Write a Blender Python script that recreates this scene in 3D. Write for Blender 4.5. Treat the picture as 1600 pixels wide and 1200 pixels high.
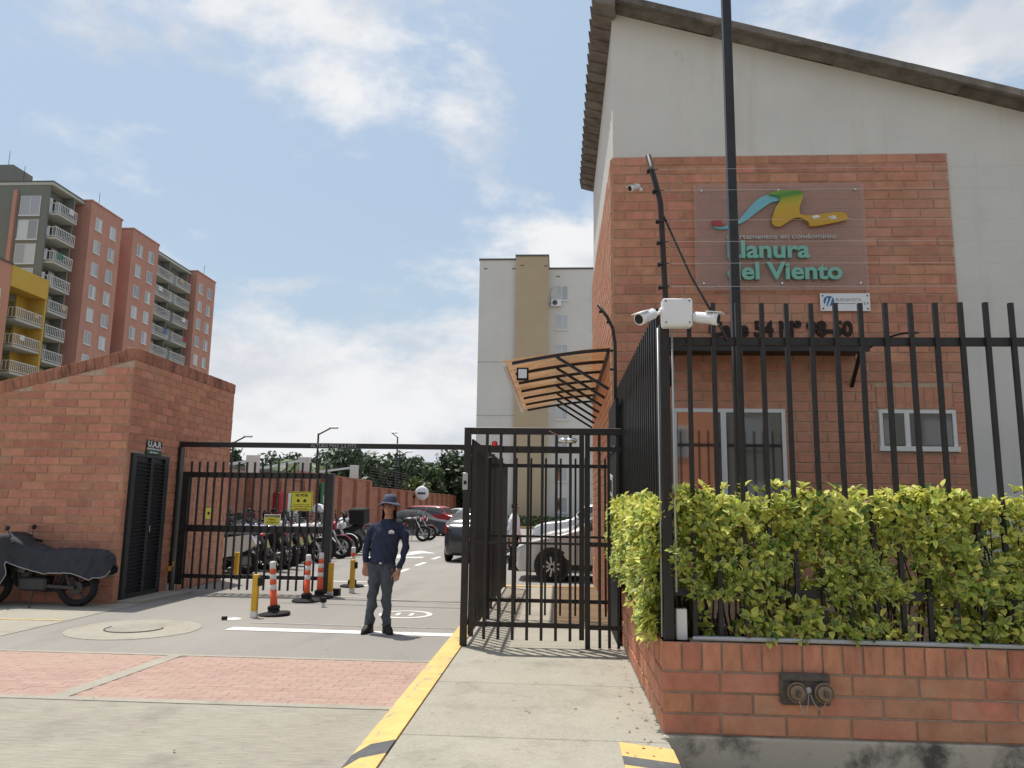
import bpy, bmesh, math, random
from mathutils import Vector, Matrix
random.seed(7)
R = math.radians
sc = bpy.context.scene
col = sc.collection
for o in list(bpy.data.objects): bpy.data.objects.remove(o)

# ------------------------------------------------------------ camera
CAM_H, YAW, PITCH, ROLL = 1.63, 3.6, 9.0, .85
def camera():
    y, p, r = R(YAW), R(PITCH), R(ROLL)
    f = Vector((-math.sin(y)*math.cos(p), math.cos(y)*math.cos(p), math.sin(p)))
    rt = Vector((math.cos(y), math.sin(y), 0)); up = rt.cross(f)
    r2 = rt*math.cos(r)+up*math.sin(r); u2 = up*math.cos(r)-rt*math.sin(r)
    cd = bpy.data.cameras.new('camera'); cd.sensor_width = 36; cd.lens = 27.0
    cd.clip_start = .05; cd.clip_end = 3000
    c = bpy.data.objects.new('camera', cd); col.objects.link(c)
    c.matrix_world = Matrix(((r2.x, u2.x, -f.x, 0), (r2.y, u2.y, -f.y, 0), (r2.z, u2.z, -f.z, CAM_H), (0, 0, 0, 1)))
    sc.camera = c
camera()

# ------------------------------------------------------------ sky, sun, exposure
SUN = Vector((-.20, .21, 1)).normalized()
SUN_EL = math.asin(SUN.z); SUN_AZ = math.atan2(SUN.x, SUN.y)
w = bpy.data.worlds.new('World'); sc.world = w; w.use_nodes = True
CLX, CLY, CLZ = 28.31, 12.61, 9.19
def world():
    nt = w.node_tree; N = nt.nodes; L = nt.links; N.clear()
    out = N.new('ShaderNodeOutputWorld'); bg = N.new('ShaderNodeBackground'); bg.inputs[1].default_value = .12
    sky = N.new('ShaderNodeTexSky'); sky.sky_type = 'NISHITA'; sky.sun_disc = False
    sky.sun_elevation = SUN_EL; sky.sun_rotation = SUN_AZ; sky.air_density = 1.4; sky.dust_density = 2.5; sky.ozone_density = 1.5
    tc = N.new('ShaderNodeTexCoord'); sep = N.new('ShaderNodeSeparateXYZ'); L.new(tc.outputs['Generated'], sep.inputs[0])
    # a little taller than wide stretch keeps the cloud bases flat
    mp = N.new('ShaderNodeMapping'); mp.inputs['Scale'].default_value = (1, 1, 1.9); mp.inputs['Location'].default_value = (CLX, CLY, CLZ)
    L.new(tc.outputs['Generated'], mp.inputs[0])
    def noise(scale, detail, rough, dist=0.):
        n = N.new('ShaderNodeTexNoise'); n.inputs['Scale'].default_value = scale; n.inputs['Detail'].default_value = detail
        n.inputs['Roughness'].default_value = rough; n.inputs['Distortion'].default_value = dist
        L.new(mp.outputs[0], n.inputs['Vector']); return n.outputs['Fac']
    def math_(op, a, b):
        m = N.new('ShaderNodeMath'); m.operation = op
        for i, v in enumerate((a, b)):
            if isinstance(v, (int, float)): m.inputs[i].default_value = v
            else: L.new(v, m.inputs[i])
        return m.outputs[0]
    def ramp(fac, a, b, ca=(0, 0, 0, 1), cb=(1, 1, 1, 1)):
        r = N.new('ShaderNodeValToRGB'); r.color_ramp.elements[0].position = a; r.color_ramp.elements[1].position = b
        r.color_ramp.elements[0].color = ca; r.color_ramp.elements[1].color = cb; r.color_ramp.interpolation = 'EASE'
        L.new(fac, r.inputs[0]); return r.outputs[0]
    n1 = noise(2.6, 12, .58, .15)
    low = ramp(sep.outputs[2], .08, .44, (1, 1, 1, 1), (0, 0, 0, 1))          # more cloud towards the horizon
    f = math_('ADD', n1, math_('MULTIPLY', low, .17))
    mask = ramp(f, .495, .63)
    shade = ramp(noise(4.2, 9, .6, .1), .36, .62, (4.25, 4.45, 4.85, 1), (5.85, 5.87, 5.95, 1))
    haze = N.new('ShaderNodeMix'); haze.data_type = 'RGBA'
    haze.inputs[0].default_value = .62
    L.new(sky.outputs[0], haze.inputs[6]); haze.inputs[7].default_value = (2.95, 3.7, 4.5, 1)
    mix = N.new('ShaderNodeMix'); mix.data_type = 'RGBA'
    L.new(mask, mix.inputs[0]); L.new(haze.outputs[2], mix.inputs[6]); L.new(shade, mix.inputs[7])
    L.new(mix.outputs[2], bg.inputs[0]); L.new(bg.outputs[0], out.inputs[0])
world()
sd = bpy.data.lights.new('sun', 'SUN'); sd.energy = 3.6; sd.angle = R(.6); sd.color = (1, .95, .86)
so = bpy.data.objects.new('sun', sd); col.objects.link(so); so.rotation_euler = SUN.to_track_quat('Z', 'Y').to_euler()
vs = sc.view_settings; vs.view_transform = 'Standard'; vs.look = 'None'; vs.gamma = 1; vs.use_curve_mapping = False
vs.exposure = .36

# ------------------------------------------------------------ materials
MATS = {}
def mat(name, c, rough=.7, spec=.5, metal=0., var=0., nscale=6., bump=0., bscale=60., orand=0., stretch=None, c2=None, hue=0., coat=0., rp=(.32, .68), dust=()):
    """procedural surface: base colour, two-tone noise, per-object variation, fine relief"""
    m = bpy.data.materials.new(name); m.use_nodes = True; MATS[name] = m
    nt = m.node_tree; N = nt.nodes; L = nt.links; b = N['Principled BSDF']
    b.inputs['Roughness'].default_value = rough; b.inputs['Metallic'].default_value = metal
    b.inputs['Specular IOR Level'].default_value = spec; b.inputs['Coat Weight'].default_value = coat
    c = (*c, 1); b.inputs['Base Color'].default_value = c
    cur = None
    tc = N.new('ShaderNodeTexCoord'); vec = tc.outputs['Object']
    if stretch:
        mp = N.new('ShaderNodeMapping'); mp.inputs['Scale'].default_value = stretch; L.new(vec, mp.inputs[0]); svec = mp.outputs[0]
    else: svec = vec
    if orand: # decorrelate pieces that share mesh data
        oi = N.new('ShaderNodeObjectInfo'); ad = N.new('ShaderNodeVectorMath'); ad.operation = 'ADD'
        sc_ = N.new('ShaderNodeVectorMath'); sc_.operation = 'SCALE'; sc_.inputs[3].default_value = 1.0
        L.new(oi.outputs['Location'], sc_.inputs[0]); L.new(svec, ad.inputs[0]); L.new(sc_.outputs[0], ad.inputs[1]); svec = ad.outputs[0]
    if var or c2:
        n = N.new('ShaderNodeTexNoise'); n.inputs['Scale'].default_value = nscale; n.inputs['Detail'].default_value = 8; n.inputs['Roughness'].default_value = .65
        L.new(svec, n.inputs['Vector'])
        r = N.new('ShaderNodeValToRGB'); r.color_ramp.elements[0].position = rp[0]; r.color_ramp.elements[1].position = rp[1]
        a = tuple(v*(1-var) for v in c[:3]); bb = tuple(min(1, v*(1+var)) for v in c[:3])
        if c2: a, bb = c[:3], c2
        r.color_ramp.elements[0].color = (*a, 1); r.color_ramp.elements[1].color = (*bb, 1)
        L.new(n.outputs['Fac'], r.inputs[0]); cur = r.outputs[0]
        L.new(cur, b.inputs['Base Color'])
    if orand:
        hs = N.new('ShaderNodeHueSaturation'); L.new(cur, hs.inputs['Color']) if cur else None
        if not cur: hs.inputs['Color'].default_value = c
        mr = N.new('ShaderNodeMapRange'); mr.inputs[3].default_value = 1-orand; mr.inputs[4].default_value = 1+orand
        L.new(oi.outputs['Random'], mr.inputs[0]); L.new(mr.outputs[0], hs.inputs['Value'])
        if hue:
            m2 = N.new('ShaderNodeMath'); m2.operation = 'MULTIPLY'; m2.inputs[1].default_value = 7.31; L.new(oi.outputs['Random'], m2.inputs[0])
            m3 = N.new('ShaderNodeMath'); m3.operation = 'FRACT'; L.new(m2.outputs[0], m3.inputs[0])
            m4 = N.new('ShaderNodeMapRange'); m4.inputs[3].default_value = .5-hue; m4.inputs[4].default_value = .5+hue; L.new(m3.outputs[0], m4.inputs[0])
            L.new(m4.outputs[0], hs.inputs['Hue'])
        L.new(hs.outputs[0], b.inputs['Base Color']); cur = hs.outputs[0]
    for (dc, amt, dsc, lo, hi, dst) in dust:           # stains with a shape of their own, continuous over neighbouring pieces
        g = N.new('ShaderNodeNewGeometry'); mp2 = N.new('ShaderNodeMapping'); mp2.inputs['Scale'].default_value = dst; L.new(g.outputs['Position'], mp2.inputs[0])
        dn = N.new('ShaderNodeTexNoise'); dn.inputs['Scale'].default_value = dsc; dn.inputs['Detail'].default_value = 9; dn.inputs['Roughness'].default_value = .68; L.new(mp2.outputs[0], dn.inputs['Vector'])
        dm = N.new('ShaderNodeMapRange'); dm.inputs[1].default_value = lo; dm.inputs[2].default_value = hi; dm.inputs[3].default_value = 0; dm.inputs[4].default_value = amt; L.new(dn.outputs['Fac'], dm.inputs[0])
        dx = N.new('ShaderNodeMix'); dx.data_type = 'RGBA'; L.new(dm.outputs[0], dx.inputs[0]); dx.inputs[7].default_value = (*dc, 1)
        if cur: L.new(cur, dx.inputs[6])
        else: dx.inputs[6].default_value = c
        cur = dx.outputs[2]; L.new(cur, b.inputs['Base Color'])
    if bump:
        n2 = N.new('ShaderNodeTexNoise'); n2.inputs['Scale'].default_value = bscale; n2.inputs['Detail'].default_value = 5
        L.new(svec, n2.inputs['Vector'])
        bp = N.new('ShaderNodeBump'); bp.inputs['Strength'].default_value = bump; bp.inputs['Distance'].default_value = .01
        L.new(n2.outputs['Fac'], bp.inputs['Height']); L.new(bp.outputs[0], b.inputs['Normal'])
    return m

brick = mat('brick', (.46, .215, .143), .88, .2, var=.15, nscale=7, bump=.35, bscale=40, orand=.14, hue=.007, dust=[((.50, .34, .25), .5, .9, .48, .75, (1, 1, 1)), ((.22, .09, .06), .5, 1.6, .58, .75, (1, 1, .5))])
brick_p = mat('brick_planter', (.475, .208, .128), .85, .2, var=.2, nscale=6, bump=.4, bscale=30, orand=.13, hue=.008, dust=[((.48, .33, .23), .5, 2.4, .5, .72, (1, 1, 1)), ((.17, .075, .05), .6, 2.1, .56, .72, (1, 1, .6))])
mortar = mat('mortar', (.44, .335, .25), .95, .1, var=.15, nscale=12, bump=.4)
mortar_p = mat('mortar_planter', (.33, .27, .21), .95, .1, var=.2, nscale=14, bump=.4)
coping = mat('coping_brick', (.36, .165, .11), .9, .2, var=.2, nscale=6, bump=.4, orand=.12, dust=[((.085, .045, .034), .8, 2.6, .47, .66, (1.3, 1.3, .5)), ((.42, .30, .22), .4, 3, .56, .7, (1, 1, 1))])
plaster = mat('plaster', (.60, .59, .555), .92, .2, var=.05, nscale=1.3, bump=.12, bscale=70, dust=[((.42, .39, .33), .45, 1.1, .52, .75, (2.2, 2.2, .16)), ((.66, .64, .58), .5, .7, .5, .7, (1, 1, 1)), ((.34, .31, .26), .5, 2.5, .66, .74, (1, 1, 1))])
roofm = mat('fibre_cement', (.165, .147, .13), .95, .1, var=.35, nscale=4, bump=.3, orand=.15)
black = mat('black_metal', (.016, .016, .017), .42, .45, var=.3, nscale=8, dust=[((.05, .047, .043), .35, 3.5, .54, .76, (1, 1, 1)), ((.07, .035, .02), .7, 14, .68, .74, (1, 1, 1))])
blackm = mat('black_matte', (.014, .014, .015), .75, .3)
rusty = mat('brown_black_metal', (.022, .015, .012), .5, .4, var=.4, nscale=20)
asphalt = mat('asphalt', (.265, .25, .232), .93, .2, var=.10, nscale=40, bump=.4, bscale=160, dust=[((.36, .33, .29), .6, .5, .45, .75, (1, .35, 1)), ((.15, .145, .14), .55, .9, .55, .78, (1.6, .25, 1)), ((.11, .105, .10), .7, 3.0, .68, .75, (1, 1, 1))])
concrete = mat('concrete', (.335, .312, .262), .92, .2, var=.16, nscale=55, bump=.35, bscale=110, dust=[((.41, .385, .325), .6, 1.3, .45, .72, (1, 1, 1)), ((.19, .175, .145), .65, 2.0, .52, .74, (1, 1, 1)), ((.12, .11, .095), .7, 9.0, .62, .70, (1, 1, 1))])
broom = mat('broomed_concrete', (.31, .288, .242), .93, .2, var=.26, nscale=9, bump=.8, bscale=16, stretch=(.55, 7.5, 1), dust=[((.385, .36, .305), .6, 1.0, .45, .7, (1, 1, 1)), ((.17, .155, .13), .6, 1.7, .52, .74, (1, 1, 1)), ((.12, .11, .09), .7, 11, .62, .70, (1, 1, 1))])
footing = mat('stained_concrete', (.47, .43, .355), .95, .1, nscale=3.2, c2=(.105, .10, .09), bump=.5, bscale=25, rp=(.50, .66))
paver = mat('red_paver', (.385, .265, .222), .92, .2, var=.12, nscale=30, bump=.4, bscale=60, orand=.07, hue=.004, dust=[((.40, .29, .235), .75, 1.2, .42, .72, (1, 1, 1)), ((.28, .165, .135), .5, 2.2, .56, .76, (1, 1, 1))])
sand = mat('paver_joint', (.34, .235, .195), .95, .1, var=.2, nscale=10)
white_p = mat('white_paint', (.70, .69, .655), .8, .3, var=.08, nscale=5, dust=[((.34, .32, .295), .85, 9, .57, .66, (1, .5, 1)), ((.5, .48, .44), .6, 1.5, .5, .7, (1, 1, 1))])
worn_white = mat('worn_white_paint', (.52, .50, .46), .85, .3, nscale=14, c2=(.25, .24, .23))
yellow_p = mat('yellow_paint', (.64, .45, .165), .8, .3, var=.10, nscale=7, bump=.35, bscale=60, dust=[((.50, .36, .17), .8, 2.2, .48, .72, (1, 1, 1)), ((.31, .285, .235), .85, 6, .555, .63, (1, .6, 1))])
dark_p = mat('dark_paint', (.10, .10, .105), .8, .3, var=.2, nscale=7, dust=[((.28, .26, .22), .8, 7, .58, .68, (1, 1, 1))])
yellow_m = mat('yellow_metal', (.62, .36, .03), .5, .4, var=.1)
orange_pl = mat('orange_plastic', (.70, .105, .035), .5, .4, var=.08, nscale=10)
reflect = mat('reflective_white', (.62, .62, .60), .5, .4, var=.1)
rubber = mat('rubber', (.018, .018, .019), .85, .3, var=.2)
whitepl = mat('white_plastic', (.72, .73, .74), .4, .5)
galv = mat('galvanised', (.42, .43, .44), .45, .5, metal=.5)
chrome = mat('chrome', (.55, .55, .56), .2, .5, metal=1.)
glass = mat('window_glass', (.012, .014, .016), .04, .8); glass.node_tree.nodes['Principled BSDF'].inputs['IOR'].default_value = 2.6
paleglass = mat('curtained_glass', (.42, .44, .45), .25, .6, orand=.35)
alu = mat('white_aluminium', (.66, .67, .66), .45, .5)
greyroof = mat('grey_band', (.12, .115, .11), .8, .3)
navy = mat('navy_louvre', (.020, .024, .030), .5, .4)
brass = mat('weathered_brass', (.24, .18, .12), .6, .4, metal=.3, var=.25, nscale=20)
iron = mat('cast_iron', (.095, .082, .068), .7, .4, var=.4, nscale=12)
teal = mat('teal_letter', (.19, .43, .36), .5, .4)
teal_d = mat('dark_teal', (.010, .05, .045), .6, .3)
brownl = mat('brown_letter', (.022, .012, .010), .6, .3)
sign_y = mat('sign_yellow', (.60, .55, .055), .55, .4)
sign_g = mat('sign_green', (.018, .12, .055), .55, .4)
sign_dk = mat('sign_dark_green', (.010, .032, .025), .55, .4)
ink = mat('sign_black', (.012, .012, .012), .6, .3)
redm = mat('red_paint', (.36, .02, .02), .5, .4)
red_s = mat('signal_red', (.75, .05, .04), .5, .4)
earth = mat('earth', (.20, .18, .13), .95, .1, var=.25, nscale=.15)
soil = mat('soil', (.035, .025, .018), .95, .1, var=.3, nscale=10)
grass_m = mat('lawn', (.06, .11, .025), .95, .1, var=.3, nscale=3)
bark = mat('bark', (.09, .065, .045), .95, .1, var=.3, nscale=10)
stem_m = mat('stem', (.075, .06, .035), .9, .2)
apt_red = mat('apartment_brick', (.48, .25, .195), .9, .2, var=.07, nscale=.5, dust=[((.28, .13, .10), .5, .5, .55, .75, (1, 1, .3))])
apt_orange = mat('apartment_orange', (.50, .25, .17), .9, .2, var=.06, nscale=.5)
apt_grey = mat('apartment_grey', (.19, .195, .175), .9, .2, var=.06, nscale=.5)
apt_pale = mat('apartment_pale', (.47, .47, .44), .9, .2, var=.06, nscale=.5)
apt_yel = mat('apartment_yellow', (.55, .36, .075), .9, .2, var=.05, nscale=.5)
rail_w = mat('white_railing', (.62, .62, .61), .6, .4)
tan_m = mat('tan_plaster', (.46, .365, .24), .9, .2, var=.05, nscale=.4)
twr_m = mat('tower_plaster', (.64, .615, .57), .9, .2, var=.04, nscale=.35, dust=[((.50, .48, .44), .5, .5, .54, .72, (1, 1, .22))])
def wallbrick():
    m = mat('garden_wall_brick', (.33, .115, .062), .9, .2)
    nt = m.node_tree; N = nt.nodes; L = nt.links; b = N['Principled BSDF']
    tc = N.new('ShaderNodeTexCoord'); sp = N.new('ShaderNodeSeparateXYZ'); cb = N.new('ShaderNodeCombineXYZ'); ad = N.new('ShaderNodeMath'); ad.operation = 'ADD'
    L.new(tc.outputs['Object'], sp.inputs[0]); L.new(sp.outputs[0], ad.inputs[0]); L.new(sp.outputs[1], ad.inputs[1])
    L.new(ad.outputs[0], cb.inputs[0]); L.new(sp.outputs[2], cb.inputs[1])
    bt = N.new('ShaderNodeTexBrick'); bt.inputs['Scale'].default_value = 1; bt.inputs['Brick Width'].default_value = .4; bt.inputs['Row Height'].default_value = .136
    bt.inputs['Mortar Size'].default_value = .006; bt.inputs['Color1'].default_value = (.42, .185, .118, 1); bt.inputs['Color2'].default_value = (.34, .145, .095, 1); bt.inputs['Mortar'].default_value = (.30, .21, .15, 1)
    L.new(cb.outputs[0], bt.inputs['Vector']); L.new(bt.outputs['Color'], b.inputs['Base Color'])
    return m
wbrick = wallbrick()
def leafmat(name, trans=.35):
    m = bpy.data.materials.new(name); m.use_nodes = True; nt = m.node_tree; N = nt.nodes; L = nt.links; b = N['Principled BSDF']; out = N['Material Output']
    at = N.new('ShaderNodeVertexColor'); at.layer_name = 'col'
    b.inputs['Roughness'].default_value = .5; b.inputs['Specular IOR Level'].default_value = .35
    L.new(at.outputs[0], b.inputs['Base Color'])
    t = N.new('ShaderNodeBsdfTranslucent'); L.new(at.outputs[0], t.inputs[0])
    mx = N.new('ShaderNodeMixShader'); mx.inputs[0].default_value = trans
    L.new(b.outputs[0], mx.inputs[1]); L.new(t.outputs[0], mx.inputs[2]); L.new(mx.outputs[0], out.inputs[0])
    return m
leafm = leafmat('leaf', .38); treem = leafmat('tree_leaf', .2)
def polycarb():
    m = bpy.data.materials.new('amber_polycarbonate'); m.use_nodes = True; nt = m.node_tree; N = nt.nodes; L = nt.links; out = N['Material Output']
    b = N['Principled BSDF']; b.inputs['Base Color'].default_value = (.26, .12, .05, 1); b.inputs['Roughness'].default_value = .12
    t = N.new('ShaderNodeBsdfTranslucent'); t.inputs[0].default_value = (.46, .27, .15, 1)
    tr = N.new('ShaderNodeBsdfTransparent'); tr.inputs[0].default_value = (.78, .53, .30, 1)
    n = N.new('ShaderNodeTexNoise'); n.inputs['Scale'].default_value = 2.2; n.inputs['Detail'].default_value = 6
    mp = N.new('ShaderNodeMapRange'); mp.inputs[1].default_value = .35; mp.inputs[2].default_value = .7; mp.inputs[3].default_value = .35; mp.inputs[4].default_value = .8
    L.new(n.outputs['Fac'], mp.inputs[0])
    a = N.new('ShaderNodeMixShader'); L.new(mp.outputs[0], a.inputs[0]); L.new(b.outputs[0], a.inputs[1]); L.new(t.outputs[0], a.inputs[2])
    c = N.new('ShaderNodeMixShader'); c.inputs[0].default_value = .58; L.new(a.outputs[0], c.inputs[1]); L.new(tr.outputs[0], c.inputs[2])
    L.new(c.outputs[0], out.inputs[0]); return m
amber = polycarb()
def acrylic():
    m = bpy.data.materials.new('clear_acrylic'); m.use_nodes = True; nt = m.node_tree; N = nt.nodes; L = nt.links; out = N['Material Output']
    b = N['Principled BSDF']; b.inputs['Base Color'].default_value = (.52, .36, .31, 1); b.inputs['Roughness'].default_value = .12
    tr = N.new('ShaderNodeBsdfTransparent'); tr.inputs[0].default_value = (.97, .95, .94, 1)
    c = N.new('ShaderNodeMixShader'); c.inputs[0].default_value = .70; L.new(b.outputs[0], c.inputs[1]); L.new(tr.outputs[0], c.inputs[2])
    L.new(c.outputs[0], out.inputs[0]); return m
acryl = acrylic()

# ------------------------------------------------------------ mesh helpers
WLOC = {}                                             # world location of every root
def tag(o, label=None, cat=None, group=None, kind=None):
    for k, v in (('label', label), ('category', cat), ('group', group), ('kind', kind)):
        if v: o[k] = v
    return o
def thing(name, label, cat, loc=(0, 0, 0), group=None, rz=0.):
    o = bpy.data.objects.new(name, None); o.empty_display_size = .1; col.objects.link(o)
    o.location = loc; o.rotation_euler.z = rz; WLOC[o.name] = Vector(loc)
    return tag(o, label, cat, group)
def finish(me, m, smooth):
    for x in (m if isinstance(m, (list, tuple)) else [m]): me.materials.append(x)
    if smooth: me.polygons.foreach_set('use_smooth', [True]*len(me.polygons))
class MB:
    def __init__(s): s.v = []; s.f = []; s.mi = []; s.c = []; s.cur = 0
    def add(s, vs, fs):
        b = len(s.v); s.v += [tuple(v) for v in vs]; s.f += [tuple(b+i for i in f) for f in fs]; s.mi += [s.cur]*len(fs); return s
    def box(s, x0, x1, y0, y1, z0, z1):
        return s.add([(x0, y0, z0), (x1, y0, z0), (x1, y1, z0), (x0, y1, z0), (x0, y0, z1), (x1, y0, z1), (x1, y1, z1), (x0, y1, z1)],
                     [(3, 2, 1, 0), (4, 5, 6, 7), (0, 1, 5, 4), (1, 2, 6, 5), (2, 3, 7, 6), (3, 0, 4, 7)])
    def bbox(s, x0, x1, y0, y1, z0, z1, b=.005):      # bevelled box
        bm = bmesh.new(); bmesh.ops.create_cube(bm, size=1)
        for v in bm.verts: v.co = Vector((x0+(v.co.x+.5)*(x1-x0), y0+(v.co.y+.5)*(y1-y0), z0+(v.co.z+.5)*(z1-z0)))
        bmesh.ops.bevel(bm, geom=bm.edges[:], offset=b, segments=1, affect='EDGES')
        bm.verts.index_update(); s.add([v.co for v in bm.verts], [[v.index for v in f.verts] for f in bm.faces]); bm.free(); return s
    def tube(s, pts, r, n=8, caps=True):
        P = [Vector(p) for p in pts]; rr = r if isinstance(r, (list, tuple)) else [r]*len(P)
        rings = []; u = None
        for i, p in enumerate(P):
            d = (P[min(i+1, len(P)-1)]-P[max(i-1, 0)]).normalized()
            if u is None:
                u = d.cross(Vector((0, 0, 1)))
                if u.length < .05: u = d.cross(Vector((1, 0, 0)))
            u = (u-d*u.dot(d)).normalized(); v = d.cross(u)
            rings.append([p+(u*math.cos(2*math.pi*k/n)+v*math.sin(2*math.pi*k/n))*rr[i] for k in range(n)])
        vs = [v for g in rings for v in g]; fs = []
        for i in range(len(P)-1):
            for k in range(n): fs.append((i*n+k, i*n+(k+1) % n, (i+1)*n+(k+1) % n, (i+1)*n+k))
        if caps: fs += [tuple(reversed(range(n))), tuple((len(P)-1)*n+k for k in range(n))]
        return s.add(vs, fs)
    def bar(s, a, b, w, h=None, up=(0, 0, 1)):        # rectangular bar from a to b
        a, b = Vector(a), Vector(b); h = h or w; d = (b-a).normalized(); u = d.cross(Vector(up))
        if u.length < .05: u = d.cross(Vector((0, 1, 0)))
        u.normalize(); v = u.cross(d); c = [(-1, -1), (1, -1), (1, 1), (-1, 1)]
        vs = [p+u*(i*w/2)+v*(j*h/2) for p in (a, b) for i, j in c]
        return s.add(vs, [(3, 2, 1, 0), (4, 5, 6, 7), (0, 1, 5, 4), (1, 2, 6, 5), (2, 3, 7, 6), (3, 0, 4, 7)])
    def lathe(s, c, prof, n=16, axis='z'):
        c = Vector(c); vs = []; fs = []
        for r, h in prof:
            for k in range(n):
                a = 2*math.pi*k/n; p, q = r*math.cos(a), r*math.sin(a)
                vs.append(c+Vector({'z': (p, q, h), 'y': (p, h, q), 'x': (h, p, q)}[axis]))
        for i in range(len(prof)-1):
            for k in range(n): fs.append((i*n+k, i*n+(k+1) % n, (i+1)*n+(k+1) % n, (i+1)*n+k))
        fs += [tuple(range(n)), tuple((len(prof)-1)*n+k for k in range(n))]
        return s.add(vs, fs)
    def torus(s, c, Rr, r, n=24, m=10, axis='y', sq=1.):
        c = Vector(c); vs = []; fs = []
        for i in range(n):
            a = 2*math.pi*i/n
            for j in range(m):
                b = 2*math.pi*j/m; q = Rr+r*math.cos(b); h = r*sq*math.sin(b); p1, p2 = q*math.cos(a), q*math.sin(a)
                vs.append(c+Vector({'y': (p1, h, p2), 'z': (p1, p2, h), 'x': (h, p1, p2)}[axis]))
        for i in range(n):
            for j in range(m): fs.append((i*m+j, ((i+1) % n)*m+j, ((i+1) % n)*m+(j+1) % m, i*m+(j+1) % m))
        return s.add(vs, fs)
    def ell(s, c, r, n=12, m=8):
        c = Vector(c); vs = []; fs = []
        for i in range(m+1):
            t = math.pi*i/m
            for k in range(n): a = 2*math.pi*k/n; vs.append(c+Vector((r[0]*math.sin(t)*math.cos(a), r[1]*math.sin(t)*math.sin(a), r[2]*math.cos(t))))
        for i in range(m):
            for k in range(n): fs.append((i*n+k, (i+1)*n+k, (i+1)*n+(k+1) % n, i*n+(k+1) % n))
        return s.add(vs, fs)
    def prism(s, poly, fn):                           # poly in 2D, fn(u, v, t) -> 3D for t = 0 and 1
        n = len(poly); vs = [fn(u, v, 0) for u, v in poly]+[fn(u, v, 1) for u, v in poly]
        fs = [tuple(range(n)), tuple(reversed(range(n, 2*n)))]+[(i, n+i, n+(i+1) % n, (i+1) % n) for i in range(n)]
        return s.add(vs, fs)
    def xf(s, M):
        s.v = [tuple(M @ Vector(v)) for v in s.v]; return s
    def mesh(s, name, m, smooth=False, off=None, cols=None):
        me = bpy.data.meshes.new(name); vs = s.v
        if off is not None: vs = [(v[0]-off[0], v[1]-off[1], v[2]-off[2]) for v in vs]
        me.from_pydata(vs, [], s.f); finish(me, m, smooth)
        if any(s.mi): me.polygons.foreach_set('material_index', s.mi)
        if cols:
            ca = me.color_attributes.new('col', 'FLOAT_COLOR', 'POINT'); ca.data.foreach_set('color', [x for c in cols for x in (*c, 1)])
        bm = bmesh.new(); bm.from_mesh(me); bmesh.ops.recalc_face_normals(bm, faces=bm.faces); bm.to_mesh(me); bm.free()
        return me
    def build(s, name, m, parent=None, smooth=False, cols=None):
        off = WLOC[parent.name] if parent else None
        o = bpy.data.objects.new(name, s.mesh(name, m, smooth, off, cols)); col.objects.link(o)
        if parent: o.parent = parent; WLOC[o.name] = WLOC[parent.name]
        else: WLOC[o.name] = Vector((0, 0, 0))
        # children of a mesh part keep the root's frame: the part sits at its root's origin
        return o
def put(me, name, parent, loc, rz=0., scale=None):    # an object that shares mesh data
    o = bpy.data.objects.new(name, me); col.objects.link(o); o.parent = parent
    o.location = Vector(loc)-(WLOC[parent.name] if parent else Vector((0, 0, 0))); o.rotation_euler.z = rz
    if scale: o.scale = scale
    return o
def copy_tree(o, parent=None):
    c = o.copy(); col.objects.link(c); c.parent = parent
    for k in o.children: copy_tree(k, c)
    return c
def struct(name, mb, m, smooth=False):
    o = mb.build(name, m, None, smooth); o['kind'] = 'structure'; return o
def sheet(poly, z):
    mb = MB(); mb.add([(x, y, z) for x, y in poly], [tuple(range(len(poly)))]); return mb

# lettering: every text is made once as flat outlines in a unit frame
TEXTS = {}
def make_texts(specs):
    tmp = []
    for key, s, bold in specs:
        cu = bpy.data.curves.new('t', 'FONT'); cu.body = s; cu.offset = bold; cu.resolution_u = 3; cu.fill_mode = 'FRONT'; cu.space_line = .8
        o = bpy.data.objects.new('t', cu); col.objects.link(o); tmp.append((key, o, cu))
    dg = bpy.context.evaluated_depsgraph_get(); dg.update()
    for key, o, cu in tmp:
        me = o.evaluated_get(dg).to_mesh(); vs = [v.co.copy() for v in me.vertices]; fs = [tuple(p.vertices) for p in me.polygons]
        x0 = min(v.x for v in vs); x1 = max(v.x for v in vs); y0 = min(v.y for v in vs); y1 = max(v.y for v in vs)
        TEXTS[key] = ([((v.x-x0)/(x1-x0), (v.y-y0)/(y1-y0)) for v in vs], fs)
        o.evaluated_get(dg).to_mesh_clear(); bpy.data.objects.remove(o); bpy.data.curves.remove(cu)
make_texts([('llanura', 'Llanura', .028), ('delv', 'del Viento', .028), ('apart', 'apartamentos en condominio', .012), ('calle', 'Calle 54 Nº 98-50', .036),
            ('altura', 'ALTURA MAX 2.5 MTS', .006), ('uar', 'U.A.R', .03), ('pitar', 'NO PITAR', .03),
            ('puerta', 'PUERTA', .012), ('auto', 'AUTOMATICA', .012),
            ('buena', 'BUENAVISTA', -.006), ('twenty', '2 0', .01)])
def small_print(key, n, seed):
    # lines too small to read in the photograph: a row of little strokes
    rnd = random.Random(seed); vs = []; fs = []; u = 0.
    while u < 1:
        w_ = min(rnd.uniform(.5, 1.0)/n, 1-u); h_ = rnd.uniform(.75, 1.); b = len(vs)
        vs += [(u, 0), (u+w_*.78, 0), (u+w_*.78, h_), (u, h_)]; fs.append((b, b+1, b+2, b+3)); u += w_+(.6/n if rnd.random() < .2 else .12/n)
    TEXTS[key] = (vs, fs)
for i_, (k_, n_) in enumerate((('uar2', 20), ('uar3', 9), ('p1', 15), ('p2', 18), ('p3', 13), ('cuidado', 10), ('constr', 11))): small_print(k_, n_, i_)
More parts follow.
